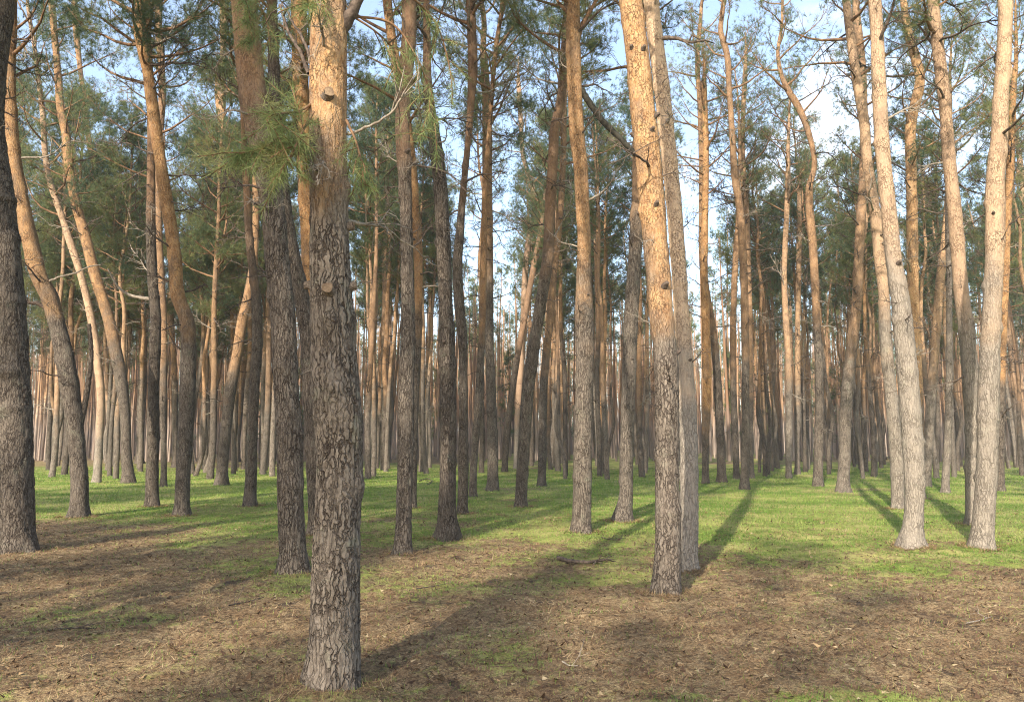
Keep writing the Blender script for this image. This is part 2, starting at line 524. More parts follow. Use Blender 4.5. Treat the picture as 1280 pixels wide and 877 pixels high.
def litter_and_grass():
    parts = []
    x, y = scatter_points(250000, 4.2, 24, 2.1)
    keep = RNG.uniform(size=len(x)) > moss_amount(x, y) * 0.85
    x, y = x[keep], y[keep]
    k = np.clip(y / 6, 0.8, 3)
    t = np.clip(RNG.beta(1.1, 1.2, len(x)) * 0.9 + (fbm(x * 1.5, y * 1.5, s=41, o=3) - 0.5) * 0.7, 0, 0.95)
    parts.append(blades(x, y, RNG.uniform(0.03, 0.09, len(x)) * np.sqrt(k), 0.0048 * k, 0.0, 0.32, t))
    # tufts of dry grass
    cx, cy = scatter_points(800, 4.2, 18, 1.5)
    for bx, by, br in FEET:                             # drifts and tufts gathered round the feet of the trunks
        a = RNG.uniform(0, 6.28, 34); q = br * RNG.uniform(1.0, 1.9, 34)
        cx = np.concatenate([cx, bx + np.cos(a) * q]); cy = np.concatenate([cy, by + np.sin(a) * q])
    x = np.repeat(cx, 16) + RNG.normal(0, 0.035, len(cx) * 16); y = np.repeat(cy, 16) + RNG.normal(0, 0.035, len(cx) * 16)
    k = np.clip(y / 6, 0.8, 3)
    parts.append(blades(x, y, RNG.uniform(0.04, 0.11, len(x)), 0.0036 * k, 0.05, 0.75, np.clip(np.repeat(RNG.uniform(0.35, 0.95, len(cx)), 16) + RNG.normal(0, .08, len(x)), 0, 0.95)))
    # dry leaves and flakes of bark
    x, y = scatter_points(5200, 4.2, 20, 1.7)
    parts.append(blades(x, y, RNG.uniform(0.02, 0.065, len(x)), RNG.uniform(0.015, 0.045, len(x)), 0.0, 0.35, np.clip(RNG.beta(1.3, 1.6, len(x)), 0, 0.93)))
    x, y = scatter_points(420, 4.3, 18, 1.4)
    parts.append(blades(x, y, RNG.uniform(0.03, 0.07, len(x)), RNG.uniform(0.02, 0.045, len(x)), 0.0, 0.3, np.full(len(x), 0.98)))
    x, y = scatter_points(4200, 4.2, 16, 1.8)
    parts.append(blades(x, y, RNG.uniform(0.025, 0.07, len(x)), RNG.uniform(0.018, 0.04, len(x)), 0.1, 0.8, RNG.uniform(0, 0.22, len(x))))
    # fallen twigs
    x, y = scatter_points(1500, 4.2, 20, 1.6)
    parts.append(blades(x, y, RNG.uniform(0.10, 0.34, len(x)), RNG.uniform(0.006, 0.012, len(x)), 0.0, 0.12, RNG.uniform(0, 0.5, len(x)) ** 2))
    g = Geo()
    for V, F, t in parts:
        g.add_tris(V, F, 0, t)
    tag(g.build("needle_litter", [M_LITTER]), "brown pine needles, dry leaves and bark flakes strewn over the floor", kind="stuff")
    x, y = scatter_points(330000, 4.2, 46, 1.75)
    mo = moss_amount(x, y)
    keep = RNG.uniform(size=len(x)) < np.clip((mo - 0.22) * 1.5, 0.10, 1)
    x, y = x[keep], y[keep]
    k = np.clip(y / 7, 0.8, 5)
    t = np.clip(RNG.beta(2, 2.4, len(x)) * 0.75 + (fbm(x * 0.6, y * 0.6, s=43, o=4) - 0.5) * 1.7 + 0.06, 0, 1)
    V, F, t = blades(x, y, RNG.uniform(0.018, 0.055, len(x)) * k ** 0.4, 0.0042 * k, 0.35, 1.35, t)
    g = Geo(); g.add_tris(V, F, 0, t)
    tag(g.build("moss_grass", [M_GRASS]), "short green moss and grass growing between the trunks", kind="stuff")


# ------------------------------------------------------------------ trees
def catmull(P, step):
    P = np.asarray(P, float)
    s = np.concatenate([[0], np.cumsum(np.linalg.norm(np.diff(P[:, :3], axis=0), axis=1))])
    n = max(int(s[-1] / step), 4)
    q = np.linspace(0, s[-1], n + 1)
    # smoothed piecewise interpolation (cubic Hermite with finite-difference tangents)
    T = np.gradient(P, s, axis=0)
    i = np.clip(np.searchsorted(s, q, side="right") - 1, 0, len(s) - 2)
    hh = (s[i + 1] - s[i])[:, None]
    t = ((q - s[i]) / (s[i + 1] - s[i]))[:, None]
    return (2 * t**3 - 3 * t**2 + 1) * P[i] + (t**3 - 2 * t**2 + t) * hh * T[i] + (-2 * t**3 + 3 * t**2) * P[i + 1] + (t**3 - t**2) * hh * T[i + 1]


def plates(u, v, s):
    """furrow profile of old pine bark, 0 in a crack, 1 on a plate; u periodic in whole cells"""
    nu = int(round(u.max())) or 1
    ui, vi = np.floor(u), np.floor(v)
    f1 = np.full(u.shape, 9.0); f2 = np.full(u.shape, 9.0)
    for a in (-1, 0, 1):
        for b in (-1, 0, 1):
            ci, cj = ui + a, vi + b
            hi = np.mod(ci, nu)
            px = ci + 0.1 + 0.8 * _hash(hi.astype(np.int64), cj.astype(np.int64), np.zeros_like(hi, dtype=np.int64), s)
            py = cj + 0.1 + 0.8 * _hash(hi.astype(np.int64), cj.astype(np.int64), np.ones_like(hi, dtype=np.int64), s)
            d = np.hypot(u - px, v - py)
            m = d < f1
            f2 = np.where(m, f1, np.minimum(f2, d)); f1 = np.where(m, d, f1)
    e = np.clip((f2 - f1) / 0.13, 0, 1)
    return e * e * (3 - 2 * e)


def trunk_mesh(path4, dist, seed, orange, bulges=(), parent=None, link=True, detail_to=7.5):
    """path4: (n,4) local x,y,z,r"""
    step = 0.014 if dist < 6.5 else 0.028 if dist < 13.5 else 0.10 if dist < 26 else 0.25
    ring = 144 if dist < 6.5 else 80 if dist < 13.5 else 28 if dist < 26 else 14
    Q = catmull(path4, step)
    if dist < 13.5:                                   # coarse above what one sees close by
        top = Q[:, 2] > detail_to
        Q = np.concatenate([Q[~top], Q[top][::8]])
    P, R = Q[:, :3], np.maximum(Q[:, 3], 0.02)
    zl = P[:, 2][:, None]
    th = np.linspace(0, 2 * math.pi, ring, endpoint=False)[None]
    ct, st_ = np.cos(th), np.sin(th)
    RR = R[:, None]
    s7 = seed * 7.3
    D = RR * 0.13 * (fbm(ct * 1.1 + s7, st_ * 1.1 + zl * 0.0, zl * 1.5 + s7, s=2, o=3) - 0.5) * 1.6
    # root flare
    fl = np.clip(1 - zl / np.clip(RR * 2.0, 0.1, 0.42), 0, 1) ** 2
    D = D + RR * fl * (0.14 + 0.50 * (vnoise(ct * 1.7 + s7, st_ * 1.7 + s7, np.zeros_like(ct), s=8) - 0.35))
    if 6 < dist < 26:
        rw = np.random.default_rng(seed + 4000); zw = rw.uniform(0.7, 1.3)
        while zw < 9:
            az = rw.uniform(0, 6.28); da = np.angle(np.exp(1j * (th - az)))
            D = D + RR * np.exp(-((zl - zw) / 0.07) ** 2) * (0.05 + rw.uniform(0.06, 0.22) * np.exp(-(da / 0.7) ** 2))
            zw += rw.uniform(0.45, 0.95)
    for (bz, baz, amp, sz, sa) in bulges:
        da = np.angle(np.exp(1j * (th - baz)))
        D = D + 0.62 * amp * np.exp(-((zl - bz) / sz) ** 2 - (da / sa) ** 2)
    if dist < 13.5:
        rm = float(np.median(R[: len(R) // 2]))
        nu = max(int(round(2 * math.pi * rm / 0.048)), 8)
        u = np.broadcast_to(th / (2 * math.pi) * nu, D.shape)
        v = np.broadcast_to(zl / 0.42, D.shape)
        wu = 1.25 * (fbm(ct * 3 + s7, st_ * 3, zl * 4, s=12, o=3) - 0.5)
        wv = 1.1 * (fbm(ct * 3, st_ * 3 + s7, zl * 5, s=14, o=3) - 0.5)
        u2 = np.clip(u + wu, 0, None); 
        e = plates(np.mod(u + wu, nu), v + wv, int(seed))
        fade = np.clip((orange + 0.6 - zl) / 1.6, 0.10, 1)
        rough = fbm(ct * rm * 45 + s7, st_ * rm * 45, zl * 30, s=16, o=3) - 0.5
        D = D + ((e - 0.85) * 0.015 * min(rm / 0.18, 1.2) * np.clip(fbm(ct * 2 + s7, st_ * 2, zl * 1.6, s=19, o=2) * 3.2 - 0.95, 0.12, 1) + rough * 0.014) * fade + rough * 0.004
    V, F, T3 = tube(P, R, ring, 0, D)
    return mk("trunk", V, [(F, 0), (T3, 0)], [M_BARK], parent, link=link)


def interp_path(path4):
    z = path4[:, 2]
    def f(h):
        return np.array([np.interp(h, z, path4[:, k]) for k in range(4)])
    return f


def make_crown(pf, hb, ht, Rmax, rng, nl=16, dens=1.0, nlen=0.17, nwid=0.0085, per=17, parent=None, link=True, low=False):
    g = Geo()
    pos, dirs, tints = [], [], []
    ang = rng.uniform(0, 6.28)
    for i in range(nl):
        t = (i + rng.uniform(0, 0.9)) / nl
        z = hb + (ht - hb) * t
        b = pf(z)
        ang += 2.4 + rng.normal(0, 0.5)
        L = Rmax * (0.35 + 0.75 * math.sin(math.pi * min(1, 0.25 + 0.75 * t)) ** 0.8) * rng.uniform(0.55, 1.15)
        el = rng.uniform(0.0, 0.5) + 0.5 * t
        d = np.array([math.cos(ang) * math.cos(el), math.sin(ang) * math.cos(el), math.sin(el)])
        n = 7
        pts = [b[:3]]
        for k in range(n - 1):
            d = unit(d + np.array([rng.normal(0, .14), rng.normal(0, .14), rng.normal(0.10, .12)]))
            pts.append(pts[-1] + d * L / (n - 1))
        pts = np.array(pts)
        r0 = min(0.011 + 0.016 * L, b[3] * 0.6)
        g.add_tube(pts, np.linspace(r0, 0.006, n), 3 if low else 5, 0)
        ns = rng.integers(5, 9) if not low else 4
        cl = rng.uniform(0.1, 0.75)                       # tint of this limb's foliage
        for s in range(ns):
            f = rng.uniform(0.38, 1.0) if s else 1.0
            j = f * (n - 1); j0 = min(int(j), n - 2)
            p0 = pts[j0] + (pts[j0 + 1] - pts[j0]) * (j - j0)
            ld = unit(pts[j0 + 1] - pts[j0])
            sd_ = unit(ld * 0.9 + rng.normal(0, 0.75, 3) + np.array([0, 0, 0.25]))
            sl = L * rng.uniform(0.18, 0.42) if s else L * 0.15
            p1 = p0 + sd_ * sl * 0.5; p2 = p1 + unit(sd_ + np.array([0, 0, .35])) * sl * 0.5
            if not low:
                g.add_tube(np.array([p0, p1, p2]), [0.010, 0.007, 0.004], 3, 0)
                for _ in range(2):
                    e = unit(sd_ + rng.normal(0, .6, 3)); b0 = p0 + (p2 - p0) * rng.uniform(.2, .9)
                    g.add_tube(np.array([b0, b0 + e * sl * .3, b0 + unit(e + rng.normal(0, .3, 3)) * sl * .6]), [0.006, 0.005, 0.003], 3, 0)
            nt_ = max(2, int((12 if not low else 5) * dens * rng.uniform(0.6, 1.4)))
            ff = rng.uniform(0.15, 1.0, nt_)[:, None]
            pp = np.where(ff < 0.5, p0 + (p1 - p0) * ff * 2, p1 + (p2 - p1) * (ff * 2 - 1)) + rng.normal(0, 0.11 + 0.04 * L, (nt_, 3))
            pos.append(pp)
            dirs.append(unit(sd_ + rng.normal(0, 0.6, (nt_, 3)) + np.array([0, 0, 0.3])))
            tints.append(np.clip(cl + rng.normal(0, 0.13, nt_), 0, 0.93))
    pos, dirs, tints = np.concatenate(pos), np.concatenate(dirs), np.concatenate(tints)
    V, F, t = needles(pos, dirs, nlen, nwid, 0.85, per, rng, tints)
    g.add_tris(V, F, 1, t)
    return g.build("crown", [M_LIMB, M_NEEDLE], parent, link)


# dead branches, all along +Z, about one metre long; copies share these meshes
def dead_proto(rng, ntw, mat):
    g = Geo()
    n = 8
    d = np.array([0, 0, 1.0]); pts = [np.array([0, 0, -0.04])]
    for k in range(n - 1):
        d = unit(d + rng.normal(0, 0.13, 3) + np.array([0.05, 0, 0]))
        pts.append(pts[-1] + d * 1.0 / (n - 1))
    pts = np.array(pts)
    g.add_tube(pts, np.linspace(0.020, 0.004, n), 5)
    for i in range(ntw):
        j = rng.uniform(1.5, n - 1.3); j0 = int(j)
        p0 = pts[j0] + (pts[j0 + 1] - pts[j0]) * (j - j0)
        dd = unit(unit(pts[j0 + 1] - pts[j0]) * 0.7 + rng.normal(0, 0.6, 3))
        l = rng.uniform(0.15, 0.5)
        p1 = p0 + dd * l * 0.5; p2 = p1 + unit(dd + rng.normal(0, 0.35, 3)) * l * 0.5
        g.add_tube(np.array([p0, p1, p2]), [0.009, 0.006, 0.003], 4)
        for q in range(rng.integers(2, 5)):
            e = unit(dd + rng.normal(0, 0.6, 3)); b0 = p1 + (p2 - p1) * rng.uniform(0, 1)
            g.add_tube(np.array([b0, b0 + e * l * 0.2, b0 + unit(e + rng.normal(0, .3, 3)) * l * 0.42]), [0.005, 0.004, 0.002], 3)
    return g.build("dead_branch", [mat], None, False)


DEAD = [dead_proto(np.random.default_rng(100 + i), 5 + i % 6, M_PALETWIG if i % 5 == 0 else M_TWIG) for i in range(12)]


def stub_proto(rng, cut):
    g = Geo()
    P = np.array([[0, 0, -0.05], [0, 0, 0.0], [0.004, 0, 0.03], [0.01, 0, 0.07], [0.012, 0.0, 0.085]])
    R = np.array([0.055, 0.045, 0.032, 0.026, 0.024]) if not cut else np.array([0.085, 0.07, 0.05, 0.047, 0.046])
    g.add_tube(P, R, 14, 0, cap=False)
    if cut:
        for a, b in ((0.046, 0.030), (0.0285, 0.018), (0.0165, 0.001)):
            g.add_tube(np.array([[0.012, 0, 0.0849], [0.012, 0, 0.0851 - 0.004 * (a < 0.03)]]), [a, b], 14, 1, cap=True)
    else:
        g.add_tube(np.array([[0.012, 0, 0.0849], [0.013, 0, 0.092]]), [0.024, 0.008], 14, 0)
    for V in g.V:
        V += np.stack([fbm(V[:, 0] * 30 + 3, V[:, 1] * 30, V[:, 2] * 30, s=70 + a, o=3) - 0.5 for a in range(3)], 1) * 0.022
    return g.build("branch_stub", [M_TWIG if not cut else M_STUB, M_CUT], None, False)


STUB = stub_proto(np.random.default_rng(5), False)
CUTSTUB = stub_proto(np.random.default_rng(6), True)


def put(proto, parent, loc, d, scale, roll=0.0, thick=1.0):
    o = proto.copy(); COL.objects.link(o); o.parent = parent
    q = Vector(d).to_track_quat("Z", "Y")
    M = Matrix.Translation(Vector(loc)) @ q.to_matrix().to_4x4() @ Matrix.Rotation(roll, 4, "Z") @ Matrix.Diagonal((scale * thick, scale * thick, scale, 1))
    o.matrix_basis = M
    return o


def dead_branches(root, pf, z0, z1, n, rng, lmin=0.3, lmax=1.5, pw=0.7):
    for i in range(n):
        z = z0 + (z1 - z0) * ((i + rng.uniform(0, 1)) / n) ** pw
        b = pf(z)
        az = rng.uniform(0, 6.283); el = rng.normal(0.18, 0.3)
        d = (math.cos(az) * math.cos(el), math.sin(az) * math.cos(el), math.sin(el))
        L = rng.uniform(lmin, lmax) * (0.55 + 0.45 * (z - z0) / (z1 - z0 + .1))
        p = b[:3] + np.array(d) * b[3] * 0.75
        put(DEAD[rng.integers(0, len(DEAD))], root, p, d, L, rng.uniform(0, 6.28), min(1.6, 0.75 + 0.5 / L))


def set_bark(o, tone, orange, pale, rust=0.55):
    o["rust"] = float(rust); o["crack"] = 0.9; o["low_tone"] = 1.0
    o["tone"] = float(tone); o["orange_from"] = float(orange); o["pale"] = float(pale)


RUST = {"the thick knotted pine": 1.0, "the dark reddish pine": 0.25, "the slot pine": 0.1, "the half hidden orange pine": 0.95, "the crooked orange pine": 0.85, "the thin pale pine": 0.4,
        "the curved orange pine": 0.8, "the straight dark pine": 0.15, "the leaning orange pine": 1.0, "the grey leaning pine": 0.6, "the slim orange pine": 0.8, "the flared dark pine": 0.3,
        "the pale footed pine": 0.2, "the tucked orange pine": 0.7, "the split footed pine": 0.12, "the twin dark pine": 0.12, "the thin red brown pine": 0.5, "the fork topped pine": 0.5, "the hard leaning pine": 0.15,
        "the drooping limb pine": 0.85, "the big rust pine": 0.9, "the pale tan pine": 0.7, "the blue grey pine": 0.4, "the rusty red pine": 1.0, "the kinked orange pine": 1.0, "the slanting orange pine": 0.8,
        "the brightest pale pine": 0.45, "the outermost bright pine": 0.55, "the leaning pale pine": 0.35, "the pale companion pine": 0.5, "the edging orange pine": 0.9, "the slim slanting pine": 0.1, "the snaking pale pine": 0.1, "the thin grey pole": 0.05}
FEET = []
ANCHORS = []      # (pixel x near breast height, short name, depth)
OCC = []          # occupied pixel spans at the foot: (x, half width, y base)


def traced_tree(label, short, pts, tone=1.0, orange=4.0, pale=0.0, H=17.0, hb=None, nd=10, dens=1.0, Rm=2.1, nst=0, bulges=(), depth_hint=None, lean=0.0, flare=True, anchor=False, group=None):
    i = len(OCC)
    rng = np.random.default_rng(500 + i)
    bx, by, bw = pts[0]
    base = on_ground(bx, by) if depth_hint is None else np.array([at(bx, by, depth_hint)[0], depth_hint, 0.0])
    Y = base[1]
    base[2] = float(ground_z(base[0], base[1]))
    loc = []
    for (px, py, pw) in pts:
        p = at(px, py, Y)
        p = at(px, py, Y + lean * max(p[2], 0))
        loc.append([p[0] - base[0], p[1] - base[1], p[2] - base[2], pw * 0.475 * depth(p) / FPX])
    A = np.array(loc)
    A[0, 2] = 0.0
    A[:, 1] += np.cumsum(rng.normal(0, 0.01, len(A)))
    foot = A[0].copy(); foot[2] = -0.14; foot[3] *= 1.06
    A = np.vstack([foot, A])
    # carry the stem on above the traced part, bending back to upright
    H = max(H, A[-1, 2] + 1.5)
    d = unit(A[-1, :3] - A[-3, :3])
    k = 7
    l = (H - A[-1, 2]) / k / max(d[2], .6)
    p = A[-1, :3].copy(); r0 = A[-1, 3]
    ext = []
    for j in range(k):
        d = unit(d * 0.75 + np.array([rng.normal(0, .05), rng.normal(0, .05), 0.32]))
        p = p + d * l
        ext.append([*p, r0 + (0.018 - r0) * ((j + 1) / k) ** 0.85])
    A = np.vstack([A, ext])
    root = thing("pine_tree", label, "tree", base, group)
    assert 4 <= len(label.split()) <= 16, (len(label.split()), label)
    tone = tone * 1.28 if tone < 0.76 else tone
    t = trunk_mesh(A, Y, i + 1, orange, bulges, root)
    if bx < 720 and Y > 15:
        dens *= 1.45; Rm *= 1.15
    set_bark(t, tone, orange, pale, RUST.get(short, 0.5))
    pf = interp_path(A)
    ht = A[-1, 2]
    hb = hb if hb is not None else max(ht * 0.54, 9.0)
    make_crown(pf, hb, ht, Rm, rng, nl=int(13 + 9 * dens), dens=dens, parent=root)
    if Y < 32:                                         # short broken spikes
        for q in range(9):
            z = rng.uniform(1.8, 9.0); b = pf(z); az = rng.uniform(0, 6.283)
            dd = (math.cos(az), math.sin(az), rng.normal(0.2, .3))
            put(DEAD[rng.integers(0, len(DEAD))], root, b[:3] + np.array(dd) * b[3] * 0.75, dd, rng.uniform(.15, .45), rng.uniform(0, 6.28), 1.5)
    if nd:
        nd = int(nd * 1.6)
        dead_branches(root, pf, max(2.2, orange * 0.6), hb + 1.5, nd, rng, 0.35, 1.7 if Y > 10 else 1.1)
    for s in range(nst // 2):
        z = rng.uniform(0.9, 7.0); b = pf(z); az = rng.uniform(0, 6.28) if s % 2 else -1.57 + rng.normal(0, .6)
        dd = (math.cos(az), math.sin(az), 0.35)
        put(STUB, root, b[:3] + np.array(dd) * b[3] * 0.9, dd, rng.uniform(0.5, 0.95), 0)
    if Y < 22:
        FEET.append((base[0], base[1], A[1, 3] * 1.15))
    OCC.append((bx, bw / 2 + 3, by))
    if anchor:
        xx = np.interp(540, [q[1] for q in pts][::-1], [q[0] for q in pts][::-1])
        ANCHORS.append((float(xx), short))
    return root, pf, Y, base

# ---- the trees one can tell apart, foot first: (x, y, width) as read off the photograph, each at its own distance
KNOT = -math.pi / 2      # azimuth that faces the path
T1, pf1, Y1, B1 = traced_tree(
    "thick knotted pine standing closest, grey furrowed bark below, bright orange above, three sawn stubs", "the thick knotted pine",
    [(415, 856, 73), (418, 790, 66), (420, 710, 62), (423, 640, 58), (424, 580, 58), (423, 530, 60), (420, 490, 61), (417, 440, 58), (415, 390, 55), (413, 320, 53),
     (412, 260, 51), (411, 200, 49), (411, 120, 49), (411, 50, 48), (410, -60, 46), (408, -220, 42)],
    1.05, 3.6, 0.12, H=16, nd=5, bulges=((1.78, -0.55, .035, .16, .45), (1.95, -1.7, .018, .2, .9), (1.30, -0.25, .045, .10, .5), (2.42, -1.4, .03, .07, .35), (2.42, 0.0, .035, .07, .4), (2.40, 3.0, .03, .07, .4),
                                             (3.80, -1.4, .03, .07, .35), (1.95, -1.35, .022, .06, .25), (3.35, 0.0, .04, .09, .35)), anchor=True)
T2, pf2, Y2, B2 = traced_tree(
    "dark reddish pine leaning, close beside the thick knotted pine, green needles across its top", "the dark reddish pine",
    [(367, 717, 38), (364, 640, 34), (362, 550, 33), (358, 480, 32), (354, 400, 31), (347, 330, 31), (341, 260, 30), (333, 210, 33), (316, 120, 34), (309, 60, 34), (304, 0, 34), (298, -100, 32)],
    0.72, 5.5, 0.0, nd=5, nst=3, anchor=True)
T3, pf3, Y3, B3 = traced_tree(
    "narrow dark pine squeezed in the slot between the reddish pine and the thick knotted pine", "the slot pine",
    [(396, 668, 24), (392, 560, 23), (389, 480, 23), (386, 420, 23), (377, 370, 21), (366, 315, 19), (358, 270, 18), (353, 220, 17), (347, 150, 15), (341, 0, 13)],
    0.6, 9.0, 0.0, nd=6)
traced_tree("orange barked pine whose upper stem shows along the edge of the thick knotted pine", "the half hidden orange pine",
            [(405, 640, 26), (400, 500, 25), (391, 350, 24), (384, 230, 23), (377, 120, 21), (374, 20, 20), (371, -80, 18)], 0.85, 3.0, 0.0, nd=6)
T4, pf4, Y4, B4 = traced_tree(
    "thick dark grey wavy pine cut by the picture's left edge, deep furrowed bark", "the dark edge pine",
    [(20, 690, 47), (19, 600, 43), (17, 520, 42), (13, 430, 40), (7, 350, 39), (-2, 250, 37), (-11, 180, 34), (-12, 110, 33), (-6, 50, 32), (2, 0, 30), (-6, -80, 28)],
    0.62, 9.0, 0.1, nd=3, nst=4)
T5, pf5, Y5, B5 = traced_tree("orange pine with a swollen grey foot and crooked stem, beside the dark edge pine", "the crooked orange pine",
            [(98, 645, 25), (99, 600, 21), (96, 560, 20), (92, 510, 21), (87, 480, 23), (80, 440, 22), (70, 400, 20), (62, 370, 21), (51, 350, 20), (38, 300, 20), (27, 250, 18), (19, 200, 17), (14, 150, 16), (13, 100, 15), (16, 38, 12), (18, -40, 11)],
            0.78, 4.6, 0.15, H=16, hb=9.5, nd=9, anchor=True)
traced_tree("thin pale bent pine between the crooked orange pine and the curved orange pine", "the thin pale pine",
            [(121, 602, 12), (124, 550, 10), (126, 500, 10), (122, 450, 10), (117, 415, 10), (109, 375, 9), (100, 340, 9), (87, 300, 9), (79, 275, 8), (70, 250, 8), (61, 222, 7), (56, 190, 7), (53, 140, 7), (48, 100, 6), (43, 60, 5), (34, 0, 4)],
            1.2, 2.0, 0.8, H=16, hb=10, nd=9, dens=.8)
traced_tree("slender orange pine sweeping upward in one long curve, dark grey foot in the grass", "the curved orange pine",
            [(160, 603, 17), (158, 570, 13), (156, 520, 13), (150, 470, 15), (142, 430, 15), (135, 400, 14), (120, 350, 14), (107, 300, 13), (93, 250, 12), (84, 200, 11), (81, 165, 11), (75, 138, 10), (72, 100, 9), (69, 63, 8), (63, 0, 7)],
            0.85, 5.6, 0.1, H=17, hb=9.5, nd=11, dens=1.1, anchor=True)
traced_tree("dark thin pine leaning between the curved orange pine and the straight dark pine", "the leaning thin dark pine",
            [(174, 579, 12), (177, 500, 11), (179, 460, 10), (178, 420, 10), (170, 380, 10), (160, 350, 10), (149, 300, 9), (138, 263, 9), (129, 238, 8), (117, 200, 8), (111, 175, 7), (105, 125, 6), (100, 88, 6), (92, 0, 5)],
            0.7, 7.0, 0.0, H=19, hb=11, nd=10, dens=1.1)
T9, pf9, Y9, B9 = traced_tree("straight dark grey pine with one broken pale branch, left of the leaning orange pine", "the straight dark pine",
            [(190, 632, 18), (190, 600, 16), (191, 540, 15), (192, 480, 14), (194, 430, 14), (195, 400, 13), (191, 350, 13), (189, 300, 12), (189, 250, 11), (189, 200, 10), (188, 120, 9), (184, 0, 8)],
            0.55, 7.5, 0.0, hb=10.5, nd=10, dens=1.1)
traced_tree("thin pine half hidden between the straight dark pine and the leaning orange pine", "the thin hidden pine",
            [(204, 608, 9), (204, 500, 9), (205, 420, 9), (202, 350, 9), (199, 300, 9), (198, 240, 9), (200, 170, 9), (203, 120, 9), (202, 80, 9), (199, 40, 9), (199, -40, 8)],
            0.8, 4.0, 0.2, hb=10.5, nd=8)
traced_tree("stout leaning orange pine, dark foot and rust orange upper stem, amid the grass", "the leaning orange pine",
            [(227, 643, 20), (229, 600, 19), (232, 540, 19), (235, 480, 20), (236, 430, 19), (234, 400, 18), (224, 375, 17), (219, 325, 17), (212, 275, 16), (206, 238, 16), (200, 200, 14), (196, 175, 15), (189, 125, 15), (184, 88, 13), (178, 63, 13), (173, 38, 13), (176, 0, 14), (178, -50, 13)],
            0.85, 4.1, 0.1, H=17, hb=10, nd=12, dens=1.1, anchor=True)
traced_tree("thin pink orange pine bending away behind the leaning orange pine", "the thin bending pine",
            [(249, 571, 11), (250, 520, 10), (252, 470, 10), (255, 420, 12), (259, 375, 11), (265, 325, 10), (269, 288, 9), (270, 250, 9), (272, 213, 9), (274, 175, 8), (278, 125, 8), (279, 75, 7), (279, 0, 5)],
            0.95, 5.0, 0.3, H=20, hb=12, nd=12, dens=1.0)
traced_tree("leaning grey pine with a long reddish upper stem, crossing the slim orange pine", "the grey leaning pine",
            [(277, 606, 17), (280, 560, 14), (284, 520, 14), (289, 480, 15), (297, 440, 13), (302, 405, 13), (310, 370, 12), (316, 335, 11), (319, 290, 9), (320, 250, 9), (319, 200, 8), (316, 100, 8), (313, 0, 7)],
            0.85, 4.2, 0.1, H=17, hb=10, nd=11, dens=1.1)
traced_tree("slim orange pine rising straight behind the grey leaning pine's elbow", "the slim orange pine",
            [(281, 566, 8), (278, 500, 8), (275, 440, 8), (275, 400, 8), (274, 330, 8), (276, 260, 7), (277, 180, 7), (276, 80, 6)], 0.95, 3.0, 0.1, H=19, hb=12, nd=8)
traced_tree("dark pine with a flared foot standing in bright moss beside the dark reddish pine", "the flared dark pine",
            [(312, 632, 18), (314, 600, 15), (316, 540, 13), (319, 480, 13), (322, 430, 13), (322, 390, 13), (318, 345, 11), (313, 300, 10), (310, 250, 9), (308, 210, 8), (304, 100, 8), (299, 0, 7)],
            0.68, 6.5, 0.0, hb=10, nd=10, dens=1.0)
T14, pf14, Y14, B14 = traced_tree(
    "grey pine with a pale bare patch at its foot, next beyond the thick knotted pine", "the pale footed pine",
    [(504, 692, 25), (504, 650, 21), (506, 600, 20), (507, 540, 21), (508, 480, 21), (510, 420, 19), (509, 350, 17), (508, 300, 16), (507, 250, 16), (505, 200, 18), (503, 150, 19), (507, 100, 19), (511, 50, 19), (511, 0, 19), (511, -60, 17)],
    0.8, 6.0, 0.1, nd=8, nst=3, anchor=True)
traced_tree("orange stemmed pine showing just past the edge of the pale footed pine", "the tucked orange pine",
            [(516, 636, 11), (517, 560, 11), (519, 480, 11), (522, 420, 11), (523, 340, 11), (520, 280, 11), (516, 220, 12), (508, 150, 12), (499, 100, 12), (490, 50, 12), (484, 0, 12), (480, -60, 11)],
            0.95, 4.2, 0.0, nd=9)
traced_tree("dark brown pine with a split widened foot where grass meets needle litter", "the split footed pine",
            [(560, 673, 34), (559, 650, 27), (560, 600, 22), (560, 540, 21), (560, 480, 21), (559, 420, 20), (557, 375, 18), (553, 275, 18), (550, 225, 17), (546, 190, 17), (540, 150, 14), (535, 110, 12), (534, 60, 10), (533, 0, 9)],
            0.58, 8.0, 0.0, nd=9, nst=2, anchor=True)
traced_tree("dark pine close behind the split footed pine, its thin grey top bending over", "the twin dark pine",
            [(578, 643, 15), (579, 600, 14), (579, 540, 13), (579, 480, 12), (578, 420, 12), (574, 375, 13), (572, 325, 13), (575, 290, 11), (579, 240, 9), (584, 190, 8), (588, 140, 9), (591, 90, 12), (590, 40, 12), (588, 0, 12), (585, -60, 11)],
            0.6, 7.0, 0.0, hb=11, nd=10)
traced_tree("thin red brown pine between the twin dark pine and the sturdy dark pine", "the thin red brown pine",
            [(591, 621, 11), (592, 580, 10), (595, 540, 10), (598, 500, 10), (601, 450, 9), (603, 400, 9), (604, 350, 9), (605, 300, 8), (606, 240, 7), (612, 160, 6), (620, 60, 6), (628, 0, 5)],
            0.75, 4.5, 0.0, hb=11, nd=9)
traced_tree("straight dark footed pine with orange upper stem that forks into bare limbs high up", "the fork topped pine",
            [(616, 614, 16), (616, 560, 14), (614, 500, 13), (613, 460, 12), (611, 420, 12), (611, 375, 12), (610, 300, 13), (609, 225, 13), (609, 175, 13), (608, 125, 12), (606, 90, 11), (604, 60, 8), (605, 30, 7), (602, 0, 6)],
            0.72, 7.0, 0.1, hb=10.5, nd=14, dens=.8, anchor=True)
